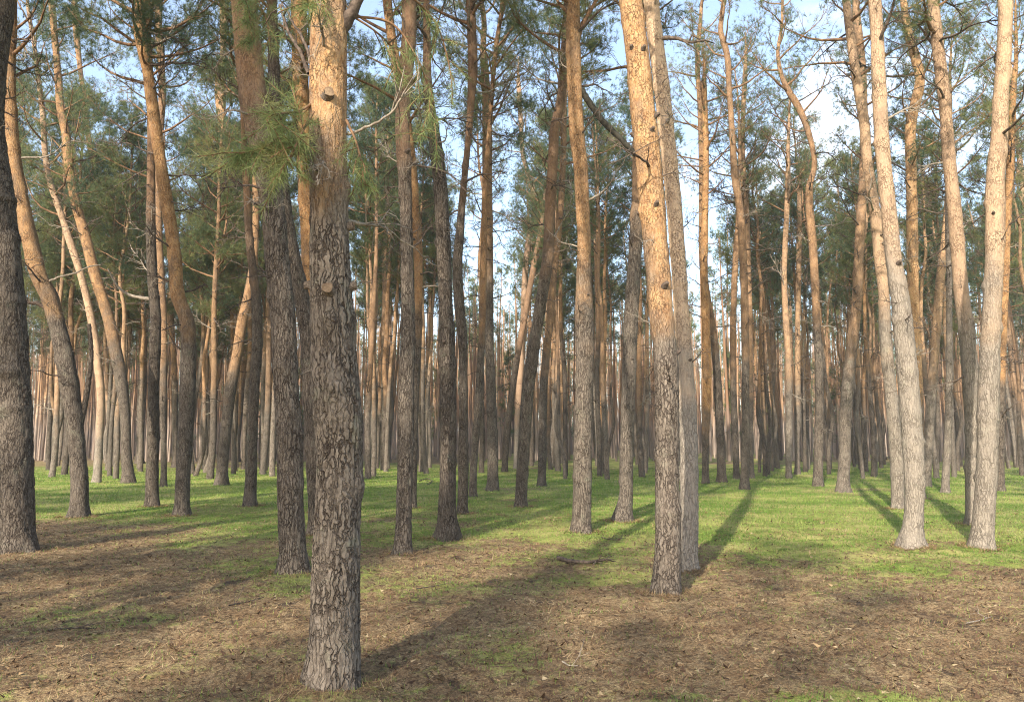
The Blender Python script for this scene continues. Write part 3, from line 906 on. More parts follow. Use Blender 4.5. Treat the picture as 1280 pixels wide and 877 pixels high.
traced_tree("dark pine leaning hard to one side over the grass, red brown higher up", "the hard leaning pine",
            [(651, 634, 17), (653, 590, 15), (656, 540, 15), (660, 490, 16), (665, 450, 16), (670, 415, 15), (676, 380, 15), (681, 350, 15), (686, 300, 14), (688, 250, 14), (691, 200, 13), (693, 165, 13), (701, 125, 12), (704, 90, 12), (707, 50, 11), (710, 0, 10)],
            0.65, 6.0, 0.1, hb=10.5, nd=10, anchor=True)
traced_tree("slim slanting pine behind the hard leaning pine, crossing its line", "the slim slanting pine",
            [(631, 590, 9), (634, 540, 9), (640, 490, 8), (646, 450, 8), (655, 400, 8), (663, 355, 8), (668, 330, 8), (676, 290, 7), (684, 230, 6)], 0.7, 6.0, 0.0, H=18, hb=11, nd=8)
traced_tree("pale snaking thin stem weaving in front of far foliage beside the hard leaning pine", "the snaking pale pine",
            [(645, 586, 8), (648, 500, 8), (654, 420, 8), (656, 350, 8), (659, 315, 8), (663, 288, 8), (669, 265, 7), (668, 248, 7), (662, 222, 7), (655, 200, 6), (651, 150, 6), (648, 100, 5)], 1.25, 2.5, 0.8, H=18, hb=13, nd=6, dens=.7)
traced_tree("grey brown pine set just past the hard leaning pine, in the moss", "the mossy footed pine",
            [(677, 607, 12), (678, 560, 11), (679, 500, 11), (682, 450, 10), (687, 400, 10), (691, 350, 10), (697, 300, 9), (702, 240, 8), (705, 150, 7)], 0.85, 4.5, 0.1, H=18, hb=11, nd=9)
T24, pf24, Y24, B24 = traced_tree(
    "tall orange pine, lower half grey, a long dark limb drooping from its side", "the drooping limb pine",
    [(727, 665, 28), (728, 620, 25), (729, 560, 24), (730, 500, 23), (731, 440, 24), (730, 400, 24), (730, 350, 20), (730, 300, 18), (728, 250, 18), (725, 200, 19), (722, 175, 19), (719, 125, 19), (717, 75, 19), (716, 25, 18), (717, 0, 16), (718, -60, 15)],
    0.88, 4.3, 0.15, nd=7, nst=3, anchor=True)
T25, pf25, Y25, B25 = traced_tree(
    "big leaning rust orange pine, dark knot holes along its stem, foot in needle litter", "the big rust pine",
    [(832, 742, 39), (834, 700, 36), (835, 640, 33), (834, 580, 32), (834, 520, 31), (833, 460, 31), (830, 420, 30), (827, 395, 30), (825, 350, 31), (821, 310, 31), (818, 275, 32), (814, 238, 33), (811, 200, 32), (805, 150, 33), (801, 110, 32), (797, 75, 31), (792, 35, 30), (788, 0, 30), (782, -70, 28)],
    0.95, 3.1, 0.15, H=16, nd=3, nst=1, anchor=True)
traced_tree("pale tan pine pressed close behind the big rust pine, smooth light upper stem", "the pale tan pine",
            [(860, 711, 26), (861, 660, 24), (861, 600, 23), (860, 540, 22), (857, 480, 21), (854, 430, 20), (851, 390, 20), (847, 325, 20), (843, 275, 20), (840, 238, 20), (836, 200, 20), (832, 165, 20), (825, 100, 20), (817, 38, 20), (813, 0, 20), (806, -70, 18)],
            1.15, 3.0, 0.9, nd=4, nst=2, lean=0.24)
traced_tree("blue grey pine with a dark foot between the drooping limb pine and big rust pine", "the blue grey pine",
            [(778, 653, 27), (782, 625, 20), (783, 580, 18), (785, 520, 18), (787, 460, 18), (789, 400, 18), (792, 350, 18), (795, 300, 17), (797, 250, 15), (798, 200, 15), (799, 150, 14), (799, 40, 13)],
            0.85, 6.3, 0.3, nd=7, nst=2)
traced_tree("rusty red stem standing against a darker pine just past the pale tan pine", "the rusty red pine",
            [(882, 604, 10), (882, 540, 10), (884, 480, 12), (883, 440, 12), (882, 400, 11), (880, 340, 10), (881, 270, 9), (882, 180, 8), (880, 100, 6)], 0.95, 2.0, 0.0, hb=11, nd=9, dens=.7)
traced_tree("dark footed pine with a red upper stem and a curved secondary stem, against open sky", "the sky line pine",
            [(902, 602, 13), (901, 560, 11), (898, 500, 11), (895, 450, 10), (890, 405, 10), (884, 375, 10), (880, 345, 10), (878, 300, 10), (878, 263, 9), (878, 225, 9), (877, 175, 8), (875, 125, 7), (872, 75, 6), (876, 25, 5), (878, 0, 4)],
            0.7, 5.5, 0.0, H=17.5, hb=12.5, nd=13, dens=.45)
traced_tree("slim grey brown pine with a crooked bare top fanning twigs into the sky", "the crooked top pine",
            [(931, 611, 13), (932, 560, 11), (932, 500, 10), (932, 440, 10), (931, 400, 10), (930, 350, 10), (928, 300, 10), (925, 263, 10), (918, 215, 9), (916, 175, 8), (912, 115, 7), (908, 63, 8), (901, 38, 7), (903, 18, 6), (905, 0, 5)],
            0.82, 4.2, 0.2, H=17, hb=13, nd=14, dens=.4, anchor=True)
traced_tree("second thin stem standing tight beside the crooked top pine", "the tight second stem",
            [(939, 597, 9), (938, 500, 8), (937, 400, 8), (935, 330, 8), (933, 270, 8), (930, 225, 8), (928, 195, 7), (929, 140, 6), (932, 80, 5)], 0.95, 3.5, 0.2, H=18, hb=12, nd=9, dens=.7)
traced_tree("slim grey pine just short of the crooked top pine with orange bark high up", "the slim grey pine",
            [(921, 598, 9), (919, 540, 9), (917, 480, 8), (917, 420, 8), (919, 340, 8), (923, 280, 7), (926, 220, 6)], 0.85, 4.5, 0.1, H=18, hb=12, nd=8, dens=.7)
traced_tree("pale slim pine standing in the open moss past the crooked top pine", "the pale slim pine",
            [(986, 597, 9), (986, 540, 9), (986, 480, 9), (985, 440, 8), (982, 400, 8), (980, 340, 7), (983, 270, 7), (985, 200, 6)], 1.1, 4.0, 0.4, H=18, hb=11.5, nd=9, dens=.8)
traced_tree("very straight thin pine next to the pale slim pine, lighter upper stem", "the very straight pine",
            [(997, 592, 8), (997, 500, 8), (997, 420, 7), (998, 340, 7), (999, 260, 6)], 1.0, 4.0, 0.4, H=18, hb=11.5, nd=8)
traced_tree("brown pine whose upper stem zigzags against the sky, in the moss beyond the sunlit opening", "the zigzag pine",
            [(1023, 607, 14), (1024, 560, 12), (1025, 500, 11), (1024, 450, 10), (1022, 420, 10), (1019, 350, 10), (1016, 300, 11), (1012, 255, 10), (1012, 235, 9), (1019, 205, 7), (1014, 175, 7), (1006, 150, 8), (995, 127, 9), (987, 115, 8), (978, 95, 6), (973, 70, 5), (978, 30, 4), (979, 0, 3.5)],
            0.72, 5.5, 0.1, H=17, hb=13, nd=15, dens=.4, anchor=True)
traced_tree("grey pine tilting in the moss, its orange dark streaked top passing behind the bright pair", "the tilting grey pine",
            [(1054, 614, 18), (1056, 570, 15), (1057, 520, 15), (1060, 480, 15), (1064, 440, 14), (1068, 405, 14), (1071, 375, 13), (1073, 325, 12), (1076, 275, 12), (1078, 240, 11), (1080, 190, 10), (1080, 150, 10), (1078, 80, 9), (1070, 0, 8)],
            0.95, 4.3, 0.3, nd=11, dens=.7)
traced_tree("pale pine standing just behind the brightest trunk, orange stem crossing open sky", "the pale companion pine",
            [(1123, 636, 17), (1121, 580, 16), (1116, 520, 16), (1110, 460, 15), (1106, 410, 15), (1105, 375, 14), (1100, 325, 15), (1094, 275, 14), (1087, 230, 13), (1083, 200, 13), (1079, 150, 13), (1070, 100, 12), (1063, 50, 11), (1057, 0, 10), (1052, -60, 9)],
            1.1, 4.6, 0.7, hb=10.5, nd=12, dens=.7)
traced_tree("brightest pale trunk in the sunlit moss, slim and clean, leaning gently", "the brightest pale pine",
            [(1140, 683, 30), (1142, 645, 24), (1143, 600, 24), (1140, 540, 25), (1137, 500, 25), (1133, 450, 25), (1129, 410, 24), (1125, 375, 22), (1118, 325, 20), (1113, 275, 19), (1108, 225, 18), (1104, 180, 18), (1102, 140, 18), (1100, 90, 17), (1098, 40, 16), (1095, 0, 15), (1091, -70, 14)],
            1.08, 4.3, 0.95, nd=4, nst=2, anchor=True)
traced_tree("vivid orange stem rising just past the brightest pale pine, kinked high up", "the kinked orange pine",
            [(1149, 624, 15), (1148, 560, 14), (1146, 480, 13), (1143, 420, 13), (1140, 360, 14), (1139, 300, 14), (1139, 250, 13), (1138, 200, 13), (1138, 155, 13), (1144, 128, 13), (1149, 100, 12), (1143, 72, 12), (1136, 48, 11), (1131, 22, 9), (1128, 0, 8)],
            1.05, 2.2, 0.2, nd=13, dens=.7)
traced_tree("orange pine slanting away between the brightest pale pine and the thin grey pole", "the slanting orange pine",
            [(1158, 608, 12), (1160, 570, 11), (1162, 520, 12), (1165, 480, 12), (1168, 440, 11), (1170, 410, 11), (1175, 350, 11), (1181, 300, 10), (1184, 260, 9), (1187, 180, 8)], 1.05, 4.2, 0.4, hb=10.5, nd=10)
traced_tree("thin grey pole of a pine standing in moss short of the leaning pale pine", "the thin grey pole",
            [(1182, 615, 11), (1184, 560, 9), (1186, 500, 9), (1187, 440, 8), (1186, 400, 7), (1186, 350, 7), (1184, 300, 6), (1182, 220, 5)], 1.05, 9.0, 0.5, hb=10.5, nd=8, dens=.8)
traced_tree("dark footed pale pine leaning inward, its foot hidden by the outermost bright trunk", "the leaning pale pine",
            [(1218, 657, 21), (1217, 600, 19), (1216, 540, 18), (1214, 480, 19), (1211, 440, 19), (1207, 405, 19), (1202, 375, 18), (1198, 325, 17), (1194, 275, 17), (1190, 235, 16), (1186, 195, 16), (1183, 150, 14), (1179, 113, 15), (1174, 75, 15), (1169, 30, 14), (1165, 0, 13), (1160, -60, 12)],
            1.05, 4.0, 0.75, nd=9, dens=.8)
traced_tree("outermost bright trunk beside the sunlit moss, grey below and tan above, nearly upright", "the outermost bright pine",
            [(1228, 684, 30), (1230, 640, 26), (1233, 600, 25), (1235, 540, 25), (1236, 480, 25), (1238, 420, 23), (1240, 375, 22), (1243, 325, 22), (1245, 270, 23), (1245, 220, 22), (1249, 175, 20), (1251, 125, 18), (1254, 63, 17), (1256, 0, 17), (1258, -70, 16)],
            1.05, 3.6, 0.85, nd=6, nst=2, anchor=True)
traced_tree("dark orange pine edging out from behind the outermost bright trunk", "the edging orange pine",
            [(1251, 613, 11), (1251, 540, 10), (1251, 480, 10), (1253, 420, 10), (1256, 350, 10), (1258, 300, 9), (1262, 220, 9), (1266, 120, 8)], 0.85, 3.5, 0.0, hb=10.5, nd=9)
traced_tree("thin grey stem bending inward near the picture's right edge past the outermost bright trunk", "the thin edge stem",
            [(1291, 572, 9), (1288, 480, 8), (1286, 400, 8), (1283, 300, 7), (1277, 220, 7), (1270, 165, 6), (1266, 140, 6), (1262, 80, 5)], 1.0, 6.0, 0.4, H=19, hb=12, nd=9)
for label, short, pts, tone in (
    ("thin far pine just past the dark edge pine, darker of the first two slim trunks", "", [(59, 571, 7.2), (60, 500, 6.5), (62, 440, 5.8), (63, 380, 5.0)], .6),
    ("slanting slim far pine touching the dark edge pine's outline", "", [(50, 571, 7), (54, 480, 6), (58, 430, 6), (60, 380, 6)], .7),
    ("slim far pine close on the near side of the crooked orange pine", "", [(75, 571, 5.0), (75, 500, 4.3), (76, 430, 4.3)], .55),
    ("slim far pine partly covered by the swollen grey foot of the crooked orange pine", "", [(84, 570, 5.8), (82, 500, 5.0), (80, 440, 5.0)], .6),
    ("thin far pine between the thin pale pine and the curved orange pine", "", [(138, 564, 7), (136, 500, 6), (134, 440, 6)], .8),
    ("reddish slim pine beside the stout leaning orange pine, further back in the grass", "", [(218, 583, 8), (219, 500, 8), (217, 440, 7), (213, 390, 8)], .75),
    ("slim pine leaning with the flared dark pine, set back just before it", "", [(297, 577, 8), (301, 500, 8), (307, 440, 8), (313, 390, 7)], .8),
    ("slim pinkish pine almost touching the flared dark pine from behind", "", [(304, 586, 7), (308, 500, 7), (313, 430, 7)], .95),
):
    traced_tree(label, short, pts, tone, 5.5, 0.1, H=17, hb=10, nd=6)

T1.children[0]["crack"] = 0.2; T1.children[0]["low_tone"] = 0.78

# special limbs
def limb_from(root, Y, B, pix, r0, r1, mat, name="dead_branch", twigs=0, seed=1, dy=0.0):
    rng = np.random.default_rng(seed)
    P = np.array([at(x, y, Y + dy * i / (len(pix) - 1)) - B for i, (x, y) in enumerate(pix)])
    P4 = catmull(np.column_stack([P, np.linspace(r0, r1, len(P))]), 0.04)
    P4[1:-1, :3] += rng.normal(0, 0.003, (len(P4) - 2, 3))
    g = Geo(); g.add_tube(P4[:, :3], P4[:, 3], 8)
    for i in range(twigs):
        k = rng.integers(len(P4) // 4, len(P4) - 1)
        d = unit(P4[min(k + 2, len(P4) - 1), :3] - P4[k - 1, :3])
        e = unit(d * 0.8 + rng.normal(0, 0.6, 3)); l = rng.uniform(0.1, 0.4)
        p = P4[k, :3]
        g.add_tube(np.array([p, p + e * l * .5, p + unit(e + rng.normal(0, .3, 3)) * l]), [r1 * 1.1, r1 * .8, r1 * .4], 4)
    o = g.build(name, [mat], root)
    set_bark(o, 0.7, 6.0, 0.0)
    return o


limb_from(T24, Y24, B24, [(726, 112), (738, 130), (752, 150), (768, 166), (783, 181), (800, 198)], 0.062, 0.050, M_DARKLIMB, twigs=0, dy=0.25)
limb_from(T24, Y24, B24, [(720, 58), (728, 32), (739, 12), (752, -12)], 0.05, 0.03, M_LIMB, dy=0.1)
limb_from(T24, Y24, B24, [(714, 20), (702, 8), (690, -8)], 0.04, 0.02, M_LIMB, dy=0.1)
limb_from(T25, Y25, B25, [(828, 48), (846, 48), (862, 53), (880, 51)], 0.026, 0.012, M_TWIG, twigs=3, seed=3, dy=-0.1)
limb_from(T9, Y9, B9, [(189, 374), (176, 372), (163, 369), (150, 361), (142, 350), (135, 336)], 0.05, 0.018, M_PALETWIG, seed=13, dy=-0.2)
limb_from(T5, Y5, B5, [(60, 352), (75, 346), (95, 341), (112, 333), (127, 331)], 0.025, 0.014, M_PALETWIG, seed=14, dy=-0.3)
limb_from(T5, Y5, B5, [(58, 385), (46, 379), (36, 378), (30, 370)], 0.05, 0.03, M_TWIG, seed=15, dy=-0.2)
limb_from(T5, Y5, B5, [(99, 535), (105, 510), (110, 480), (114, 440), (111, 405)], 0.07, 0.045, M_BARK, "side_stem", seed=16, dy=0.2)
# the knotted pine's whorl, stubs and hanging boughs
limb_from(T1, Y1, B1, [(425, 40), (436, 22), (446, 4), (462, -30)], 0.055, 0.03, M_TWIG, seed=5, dy=-0.1)
limb_from(T1, Y1, B1, [(404, 42), (396, 12), (391, -20)], 0.03, 0.02, M_PALETWIG, seed=6, dy=-0.15)
limb_from(T1, Y1, B1, [(386, 92), (374, 62), (362, 42), (350, 6)], 0.016, 0.008, M_TWIG, twigs=3, seed=7, dy=0.2)
limb_from(T1, Y1, B1, [(390, 80), (378, 48), (366, 28), (352, 4)], 0.012, 0.006, M_TWIG, twigs=4, seed=8, dy=0.5)
limb_from(T1, Y1, B1, [(433, 168), (452, 162), (470, 154), (485, 145), (496, 132), (504, 118), (512, 104)], 0.011, 0.005, M_PALETWIG, twigs=7, seed=9, dy=-0.3)
for (px, py, az, s) in ((416, 372, -1.45, .78), (446, 362, -0.05, .6), (387, 360, 3.2, .6), (417, 134, -1.35, .75), (441, 287, 0.0, .6)):
    z = at(px, py, Y1)[2] - B1[2]; b = pf1(z)
    d = (math.cos(az), math.sin(az), 0.12)
    put(CUTSTUB, T1, b[:3] + np.array(d) * b[3] * 0.9, d, s, random.uniform(0, 6))
for (px, py, az, s) in ((824, 76, -1.3, 1.0), (806, 74, -2.2, 0.9), (833, 155, -0.6, 1.0), (824, 175, -1.3, 1.0), (799, 177, 3.3, 1.0), (822, 266, -1.5, 1.0), (800, 275, 3.2, 1.1), (824, 366, -1.35, 1.2), (848, 448, -0.2, 0.9)):
    z = at(px, py, Y25)[2] - B25[2]; b = pf25(z)
    d = (math.cos(az), math.sin(az), 0.5)
    put(STUB, T25, b[:3] + np.array(d) * b[3] * 0.93, d, s * 0.72, 0)


def needle_bough(root, B, pix, seed, nshoot=9, per=60, nlen=0.085, droop=0.25, spread=0.55):
    """pix: (x, y, depth) along the twig"""
    rng = np.random.default_rng(seed)
    P = np.array([at(x, y, Y) - B for x, y, Y in pix])
    P4 = catmull(np.column_stack([P, np.linspace(0.010, 0.004, len(P))]), 0.03)
    g = Geo(); g.add_tube(P4[:, :3], P4[:, 3], 6)
    nshoot = int(nshoot * 1.9)
    pos, dirs, tn = [], [], []
    for i in range(nshoot):
        k = int(len(P4) * (0.3 + 0.7 * (i + .5) / nshoot)); k = min(k, len(P4) - 1)
        d = unit(P4[k, :3] - P4[max(k - 3, 0), :3])
        e = unit(d * 0.7 + rng.normal(0, 0.8, 3) - np.array([0, 0, droop]))
        l = rng.uniform(0.10, 0.38) if i < nshoot - 1 else 0.12
        p = P4[k, :3]; m = p + e * l * .5; q = m + unit(e - np.array([0, 0, droop * .8])) * l * .5
        g.add_tube(np.array([p, m, q]), [0.0045, 0.004, 0.003], 5)
        c = np.clip(0.45 + rng.normal(0, 0.2), 0, .95)
        for f in np.linspace(0.25, 1.0, 7):
            pp = p + (m - p) * min(f * 2, 1) if f < .5 else m + (q - m) * (f * 2 - 1)
            pos.append(pp); dirs.append(unit(q - m) if f > .4 else e); tn.append(np.clip(c + rng.normal(0, .08), 0, 1))
    V, F, t = needles(np.array(pos), np.array(dirs), nlen * 1.25, 0.0036, 1.0, per // 8 + 4, rng, np.array(tn), bend=droop * 0.25)
    g.add_tris(V, F, 1, t)
    return g.build("needle_bough", [M_LIMB, M_NEARNEEDLE], root)


y0 = Y1
needle_bough(T1, B1, [(392, 128, y0 - .05), (372, 148, y0 - .2), (352, 168, y0 - .35), (330, 184, y0 - .5), (302, 192, y0 - .6)], 1, 14, 80, 0.095, 0.12)
needle_bough(T1, B1, [(392, 128, y0 - .05), (372, 140, y0 - .3), (352, 142, y0 - .5), (334, 150, y0 - .65)], 2, 9, 70, 0.09, 0.2)
needle_bough(T1, B1, [(392, 140, y0 - .2), (378, 165, y0 - .4), (366, 190, y0 - .55), (356, 212, y0 - .6)], 3, 10, 70, 0.085, 0.3)
needle_bough(T1, B1, [(433, 150, y0 - .1), (446, 180, y0 - .2), (452, 205, y0 - .25), (455, 230, y0 - .25)], 5, 6, 45, 0.08, 0.45)
needle_bough(T1, B1, [(440, 20, y0 + .1), (470, 40, y0 + .2), (492, 62, y0 + .3), (498, 92, y0 + .3)], 6, 5, 40, 0.08, 0.4)
needle_bough(T1, B1, [(440, 20, y0), (490, 30, y0 + .1), (520, 70, y0 + .2), (536, 110, y0 + .25), (543, 150, y0 + .25), (546, 190, y0 + .25)], 7, 8, 40, 0.085, 0.5)
needle_bough(T1, B1, [(462, -30, y0 - .1), (505, -10, y0 + .2), (545, 30, y0 + .5), (560, 75, y0 + .6), (566, 120, y0 + .6)], 8, 6, 32, 0.08, 0.45)
z0 = Y2
needle_bough(T2, B2, [(300, -40, z0 - .3), (306, -10, z0 - .5), (312, 20, z0 - .6), (316, 52, z0 - .65)], 9, 12, 70, 0.12, 0.3)
needle_bough(T2, B2, [(300, -30, z0 - .3), (322, 0, z0 - .4), (334, 30, z0 - .5), (338, 60, z0 - .5)], 10, 9, 60, 0.11, 0.3)
needle_bough(T1, B1, [(404, -10, y0 - .2), (396, 2, y0 - .35), (385, 8, y0 - .5)], 11, 6, 50, 0.08, 0.2)

# ------------------------------------------------------------------ the stand behind: single trees, copies of a few kinds
def proto_tree(i, H, r, hb, Rm, nl, dens, wob):
    rng = np.random.default_rng(900 + i)
    z = np.linspace(-0.15, H, 12)
    x = np.cumsum(rng.normal(0, wob, 12)); y = np.cumsum(rng.normal(0, wob, 12))
    x -= x[0]; y -= y[0]
    rr = r * (1 - 0.8 * np.clip(z / H, 0, 1) ** 1.2) + 0.01
    A = np.column_stack([x, y, z, rr])
    root = bpy.data.objects.new("pine_tree", None)
    t = trunk_mesh(A, 40, 60 + i, 4, (), root, link=False)
    pf = interp_path(A)
    c = make_crown(pf, hb, H, Rm, rng, nl=nl, dens=dens, nlen=0.20, nwid=0.012, per=14, parent=root, link=False)
    kids = [t, c]
    for k in range(9):
        zz = rng.uniform(3.0, hb + 3); b = pf(zz); az = rng.uniform(0, 6.28); el = rng.normal(0.15, .3)
        kids.append(("b", b[:3], (math.cos(az) * math.cos(el), math.sin(az) * math.cos(el), math.sin(el)), rng.uniform(.5, 1.6), int(rng.integers(0, 12))))
    return root, kids


PROTO = [proto_tree(0, 17.5, .12, 10.8, 2.0, 28, 1.2, .07), proto_tree(1, 18.5, .135, 11.3, 2.2, 30, 1.3, .06), proto_tree(2, 15.5, .10, 8.0, 1.9, 30, 1.2, .10),
         proto_tree(3, 19.0, .145, 11.8, 2.3, 30, 1.2, .05), proto_tree(4, 16.0, .105, 7.5, 2.0, 34, 1.2, .12), proto_tree(5, 17.0, .11, 10.8, 1.7, 18, .75, .10),
         proto_tree(6, 15.5, .09, 9.8, 1.5, 17, .75, .14), proto_tree(7, 17.5, .13, 8.2, 2.4, 36, 1.4, .06)]


def place(k, x, y, rz, s, tone, orange, pale, label, group, lean=0.0, branches=True):
    src, kids = PROTO[k]
    r = src.copy(); COL.objects.link(r)
    r.location = (x, y, float(ground_z(x, y))); r.rotation_euler = (lean * math.cos(rz * 3), lean * math.sin(rz * 5), rz); r.scale = (s, s, s)
    r["label"] = label; r["category"] = "tree"
    if group:
        r["group"] = group
    for c in kids:
        if isinstance(c, tuple):
            if branches:
                put(DEAD[c[4]], r, c[1], c[2], c[3], 0, 1.0)
            continue
        o = c.copy(); COL.objects.link(o); o.parent = r
        if c.name.startswith("trunk"):
            set_bark(o, tone, orange, pale, 0.25 + 0.6 * ((x * 7.31 + y * 3.77) % 1.0))
    return r


ANCHORS.sort()
ORD = "first second third fourth fifth sixth seventh eighth ninth tenth eleventh twelfth thirteenth fourteenth fifteenth sixteenth seventeenth eighteenth nineteenth twentieth".split()
cand = []
tries = 0
taken = []
rr_ = np.random.default_rng(77)
while len(cand) < 215 and tries < 20000:
    tries += 1
    y = float(33 * (68 / 33) ** rr_.uniform() if rr_.uniform() < .35 else math.sqrt(rr_.uniform(33 ** 2, 68 ** 2)))
    x = float(rr_.uniform(-1, 1) * (y * 0.655 + 1.0))
    px, py = project(np.array([x, y, 0.0]))
    if any(abs(px - a) < b + 2 and by > py for a, b, by in OCC):
        continue
    if any((x - a) ** 2 + (y - b) ** 2 < 1.5 ** 2 for a, b in taken):
        continue
    if 905 < px < 1075 and y < 36:
        continue
    taken.append((x, y)); cand.append((px, x, y))
cand.sort()
gaps = {}
for px, x, y in cand:
    gi = sum(1 for a in ANCHORS if a[0] < px)
    gaps.setdefault(gi, []).append((px, x, y))
for gi, L_ in gaps.items():
    A_ = ANCHORS[gi - 1][1] if gi > 0 else None
    B_ = ANCHORS[gi][1] if gi < len(ANCHORS) else None
    where = f"between {A_} and {B_}" if A_ and B_ else (f"before {B_}" if B_ else f"beyond {A_}")
    nearer = [c for c in L_ if c[2] < 46]
    for j, (px, x, y) in enumerate(L_):
        if (px, x, y) in nearer:
            q = nearer.index((px, x, y))
            lab = f"{ORD[min(q, 19)]} slim mid-row pine from left {where}"
            grp = "slim pines of the middle rows"
        else:
            lab = f"thin distant back-row pine {where}"
            grp = f"thin distant pines of the back rows {where}"
        sparse = 700 < px < 1110
        pick = [2, 4, 7, 7, 4, 0, 1] if px < 330 else [0, 1, 3, 0, 1, 5] if px < 700 else [5, 6, 5, 6, 0] if sparse else [5, 6, 0, 5, 2, 6]
        k = int(rr_.choice(pick))
        s = float(rr_.uniform(.86, 1.12)) * (0.93 if sparse else 1.0)
        place(k, x, y, float(rr_.uniform(0, 6.28)), s, float(rr_.uniform(.65, 1.15)), float(rr_.uniform(2.5, 6.5)), float(rr_.uniform(0, .6)), lab, grp,
              float(rr_.normal(0, .035)), y < 48)

# pines out of view round the path: they shade the clearing
OFF = [(-6.2, 1.0, 3), (-8.2, 3.6, 1), (-11.5, 5.0, 7), (-13.0, 0.5, 3), (-9.5, -5.5, 7), (-15.5, -3.0, 1), (-17, 6.5, 4), (-12.5, -11, 3), (-18, -10, 7),
       (-7.0, -15.0, 6), (-4.5, -27.0, 5), (8.5, 2.5, 0), (14, 9.0, 1), (12, 1.0, 4), (-21, 1, 1), (-22, -6, 3), (-10.8, -2.2, 1), (-18.5, 2.5, 7), (-14.2, -5.6, 3), (-25, -2, 7), (-11.4, -20.8, 5), (-9.4, -16.4, 6), (-13.4, -15.9, 0), (-15.2, -14.6, 6)]
for i, (x, y, k) in enumerate(OFF):
    place(k, x, y, i * 1.7, 1.0, .8, 5.0, .1, "pine standing out of view beside the path, shading the clearing", "pines round the viewpoint")


def distant_wood(n, y0, y1):
    rng = np.random.default_rng(31)
    kinds = []
    for k in range(5):
        H = rng.uniform(15, 18.5) if k < 4 else 8.5
        z = np.linspace(0, H, 6)
        A = np.column_stack([np.cumsum(rng.normal(0, .12, 6)), np.cumsum(rng.normal(0, .12, 6)), z, np.linspace(.145, .03, 6)])
        tv, tf, t3 = tube(A[:, :3], A[:, 3], 7)
        c = make_crown(interp_path(A), H * (.6 if k < 4 else .18), H, 2.0 if k < 4 else 1.7, rng, nl=17, dens=1.0, nlen=0.36, nwid=0.034, per=9, link=False, low=True)
        me = c.data
        cv = np.empty(len(me.vertices) * 3, np.float32); me.vertices.foreach_get("co", cv); cv = cv.reshape(-1, 3)
        ti = np.empty(len(cv), np.float32); me.attributes["tint"].data.foreach_get("value", ti)
        lt = np.empty(len(me.polygons), np.int32); me.polygons.foreach_get("loop_total", lt)
        mi = np.empty(len(me.polygons), np.int32); me.polygons.foreach_get("material_index", mi)
        li = np.empty(len(me.loops), np.int32); me.loops.foreach_get("vertex_index", li)
        st = np.concatenate([[0], np.cumsum(lt)[:-1]])
        tri = np.stack([li[st[mi == 1] + q] for q in range(3)], 1)
        qd = np.stack([li[st[(mi == 0) & (lt == 4)] + q] for q in range(4)], 1)
        kinds.append((tv, tf, t3, cv, tri, qd, ti))
    Vs, q0, q1, t0_, t1_, tn, off = [], [], [], [], [], [], 0
    for i in range(n):
        y = math.sqrt(rng.uniform(y0 ** 2, y1 ** 2)); x = rng.uniform(-1, 1) * (y * .68 + 3)
        tv, tf, t3, cv, tri, qd, ti = kinds[4 if i % 24 == 0 else rng.integers(0, 4)]
        a = rng.uniform(0, 6.28); s = rng.uniform(.85, 1.15)
        R = np.array([[math.cos(a), -math.sin(a), 0], [math.sin(a), math.cos(a), 0], [rng.normal(0, .03), rng.normal(0, .03), 1]]).T * s
        p = np.array([x, y, float(ground_z(x, y)) - 0.1])
        if i % 6 > 0:                                     # bare poles between
            y = math.sqrt(rng.uniform(60 ** 2, 140 ** 2)); x = rng.uniform(-1, 1) * (y * .68 + 3)
            p = np.array([x, y, float(ground_z(x, y)) - 0.1]); R = R @ np.diag([.62, .62, .85])
            Vs.append(tv @ R + p); q0.append(tf + off); t0_.append(t3 + off); off += len(tv); tn.append(np.full(len(tv), rng.uniform()))
            continue
        Vs += [tv @ R + p, cv @ R + p]
        q0.append(tf + off); t0_.append(t3 + off); off += len(tv)
        q1.append(qd + off); t1_.append(tri + off); off += len(cv)
        tn += [np.full(len(tv), rng.uniform()), np.clip(ti + rng.normal(0, .15), 0, .95)]
    m, nt = new_mat("distant_bark")
    a = nt.nodes.new("ShaderNodeAttribute"); a.attribute_name = "tint"
    tc = nt.nodes.new("ShaderNodeTexCoord"); sp = nt.nodes.new("ShaderNodeSeparateXYZ"); nt.links.new(tc.outputs["Object"], sp.inputs[0])
    nn = noise(nt, tc.outputs["Object"], 0.8, 3)
    h = sstep(nt, math_(nt, "ADD", sp.outputs[2], math_(nt, "MULTIPLY", nn.outputs[0], 5.0)), 4.5, 8.0)
    c = mixc(nt, h, mixc(nt, a.outputs["Fac"], (0.17, 0.125, 0.098), (0.42, 0.335, 0.27)), mixc(nt, a.outputs["Fac"], (0.20, 0.11, 0.06), (0.40, 0.25, 0.14)))
    b = N(nt, "ShaderNodeBsdfPrincipled", Roughness=0.9); nt.links.new(c, b.inputs["Base Color"])
    out = nt.nodes.new("ShaderNodeOutputMaterial"); nt.links.new(b.outputs[0], out.inputs[0])
    o = mk("distant_woodland", np.concatenate(Vs), [(np.concatenate(q0), 0), (np.concatenate(t0_), 0), (np.concatenate(q1), 0), (np.concatenate(t1_), 1)], [m, M_NEEDLE], None, {"tint": np.concatenate(tn)})
    tag(o, "far pine wood closing the view behind the stand", kind="stuff")


distant_wood(4800, 62, 180)


litter_and_grass()


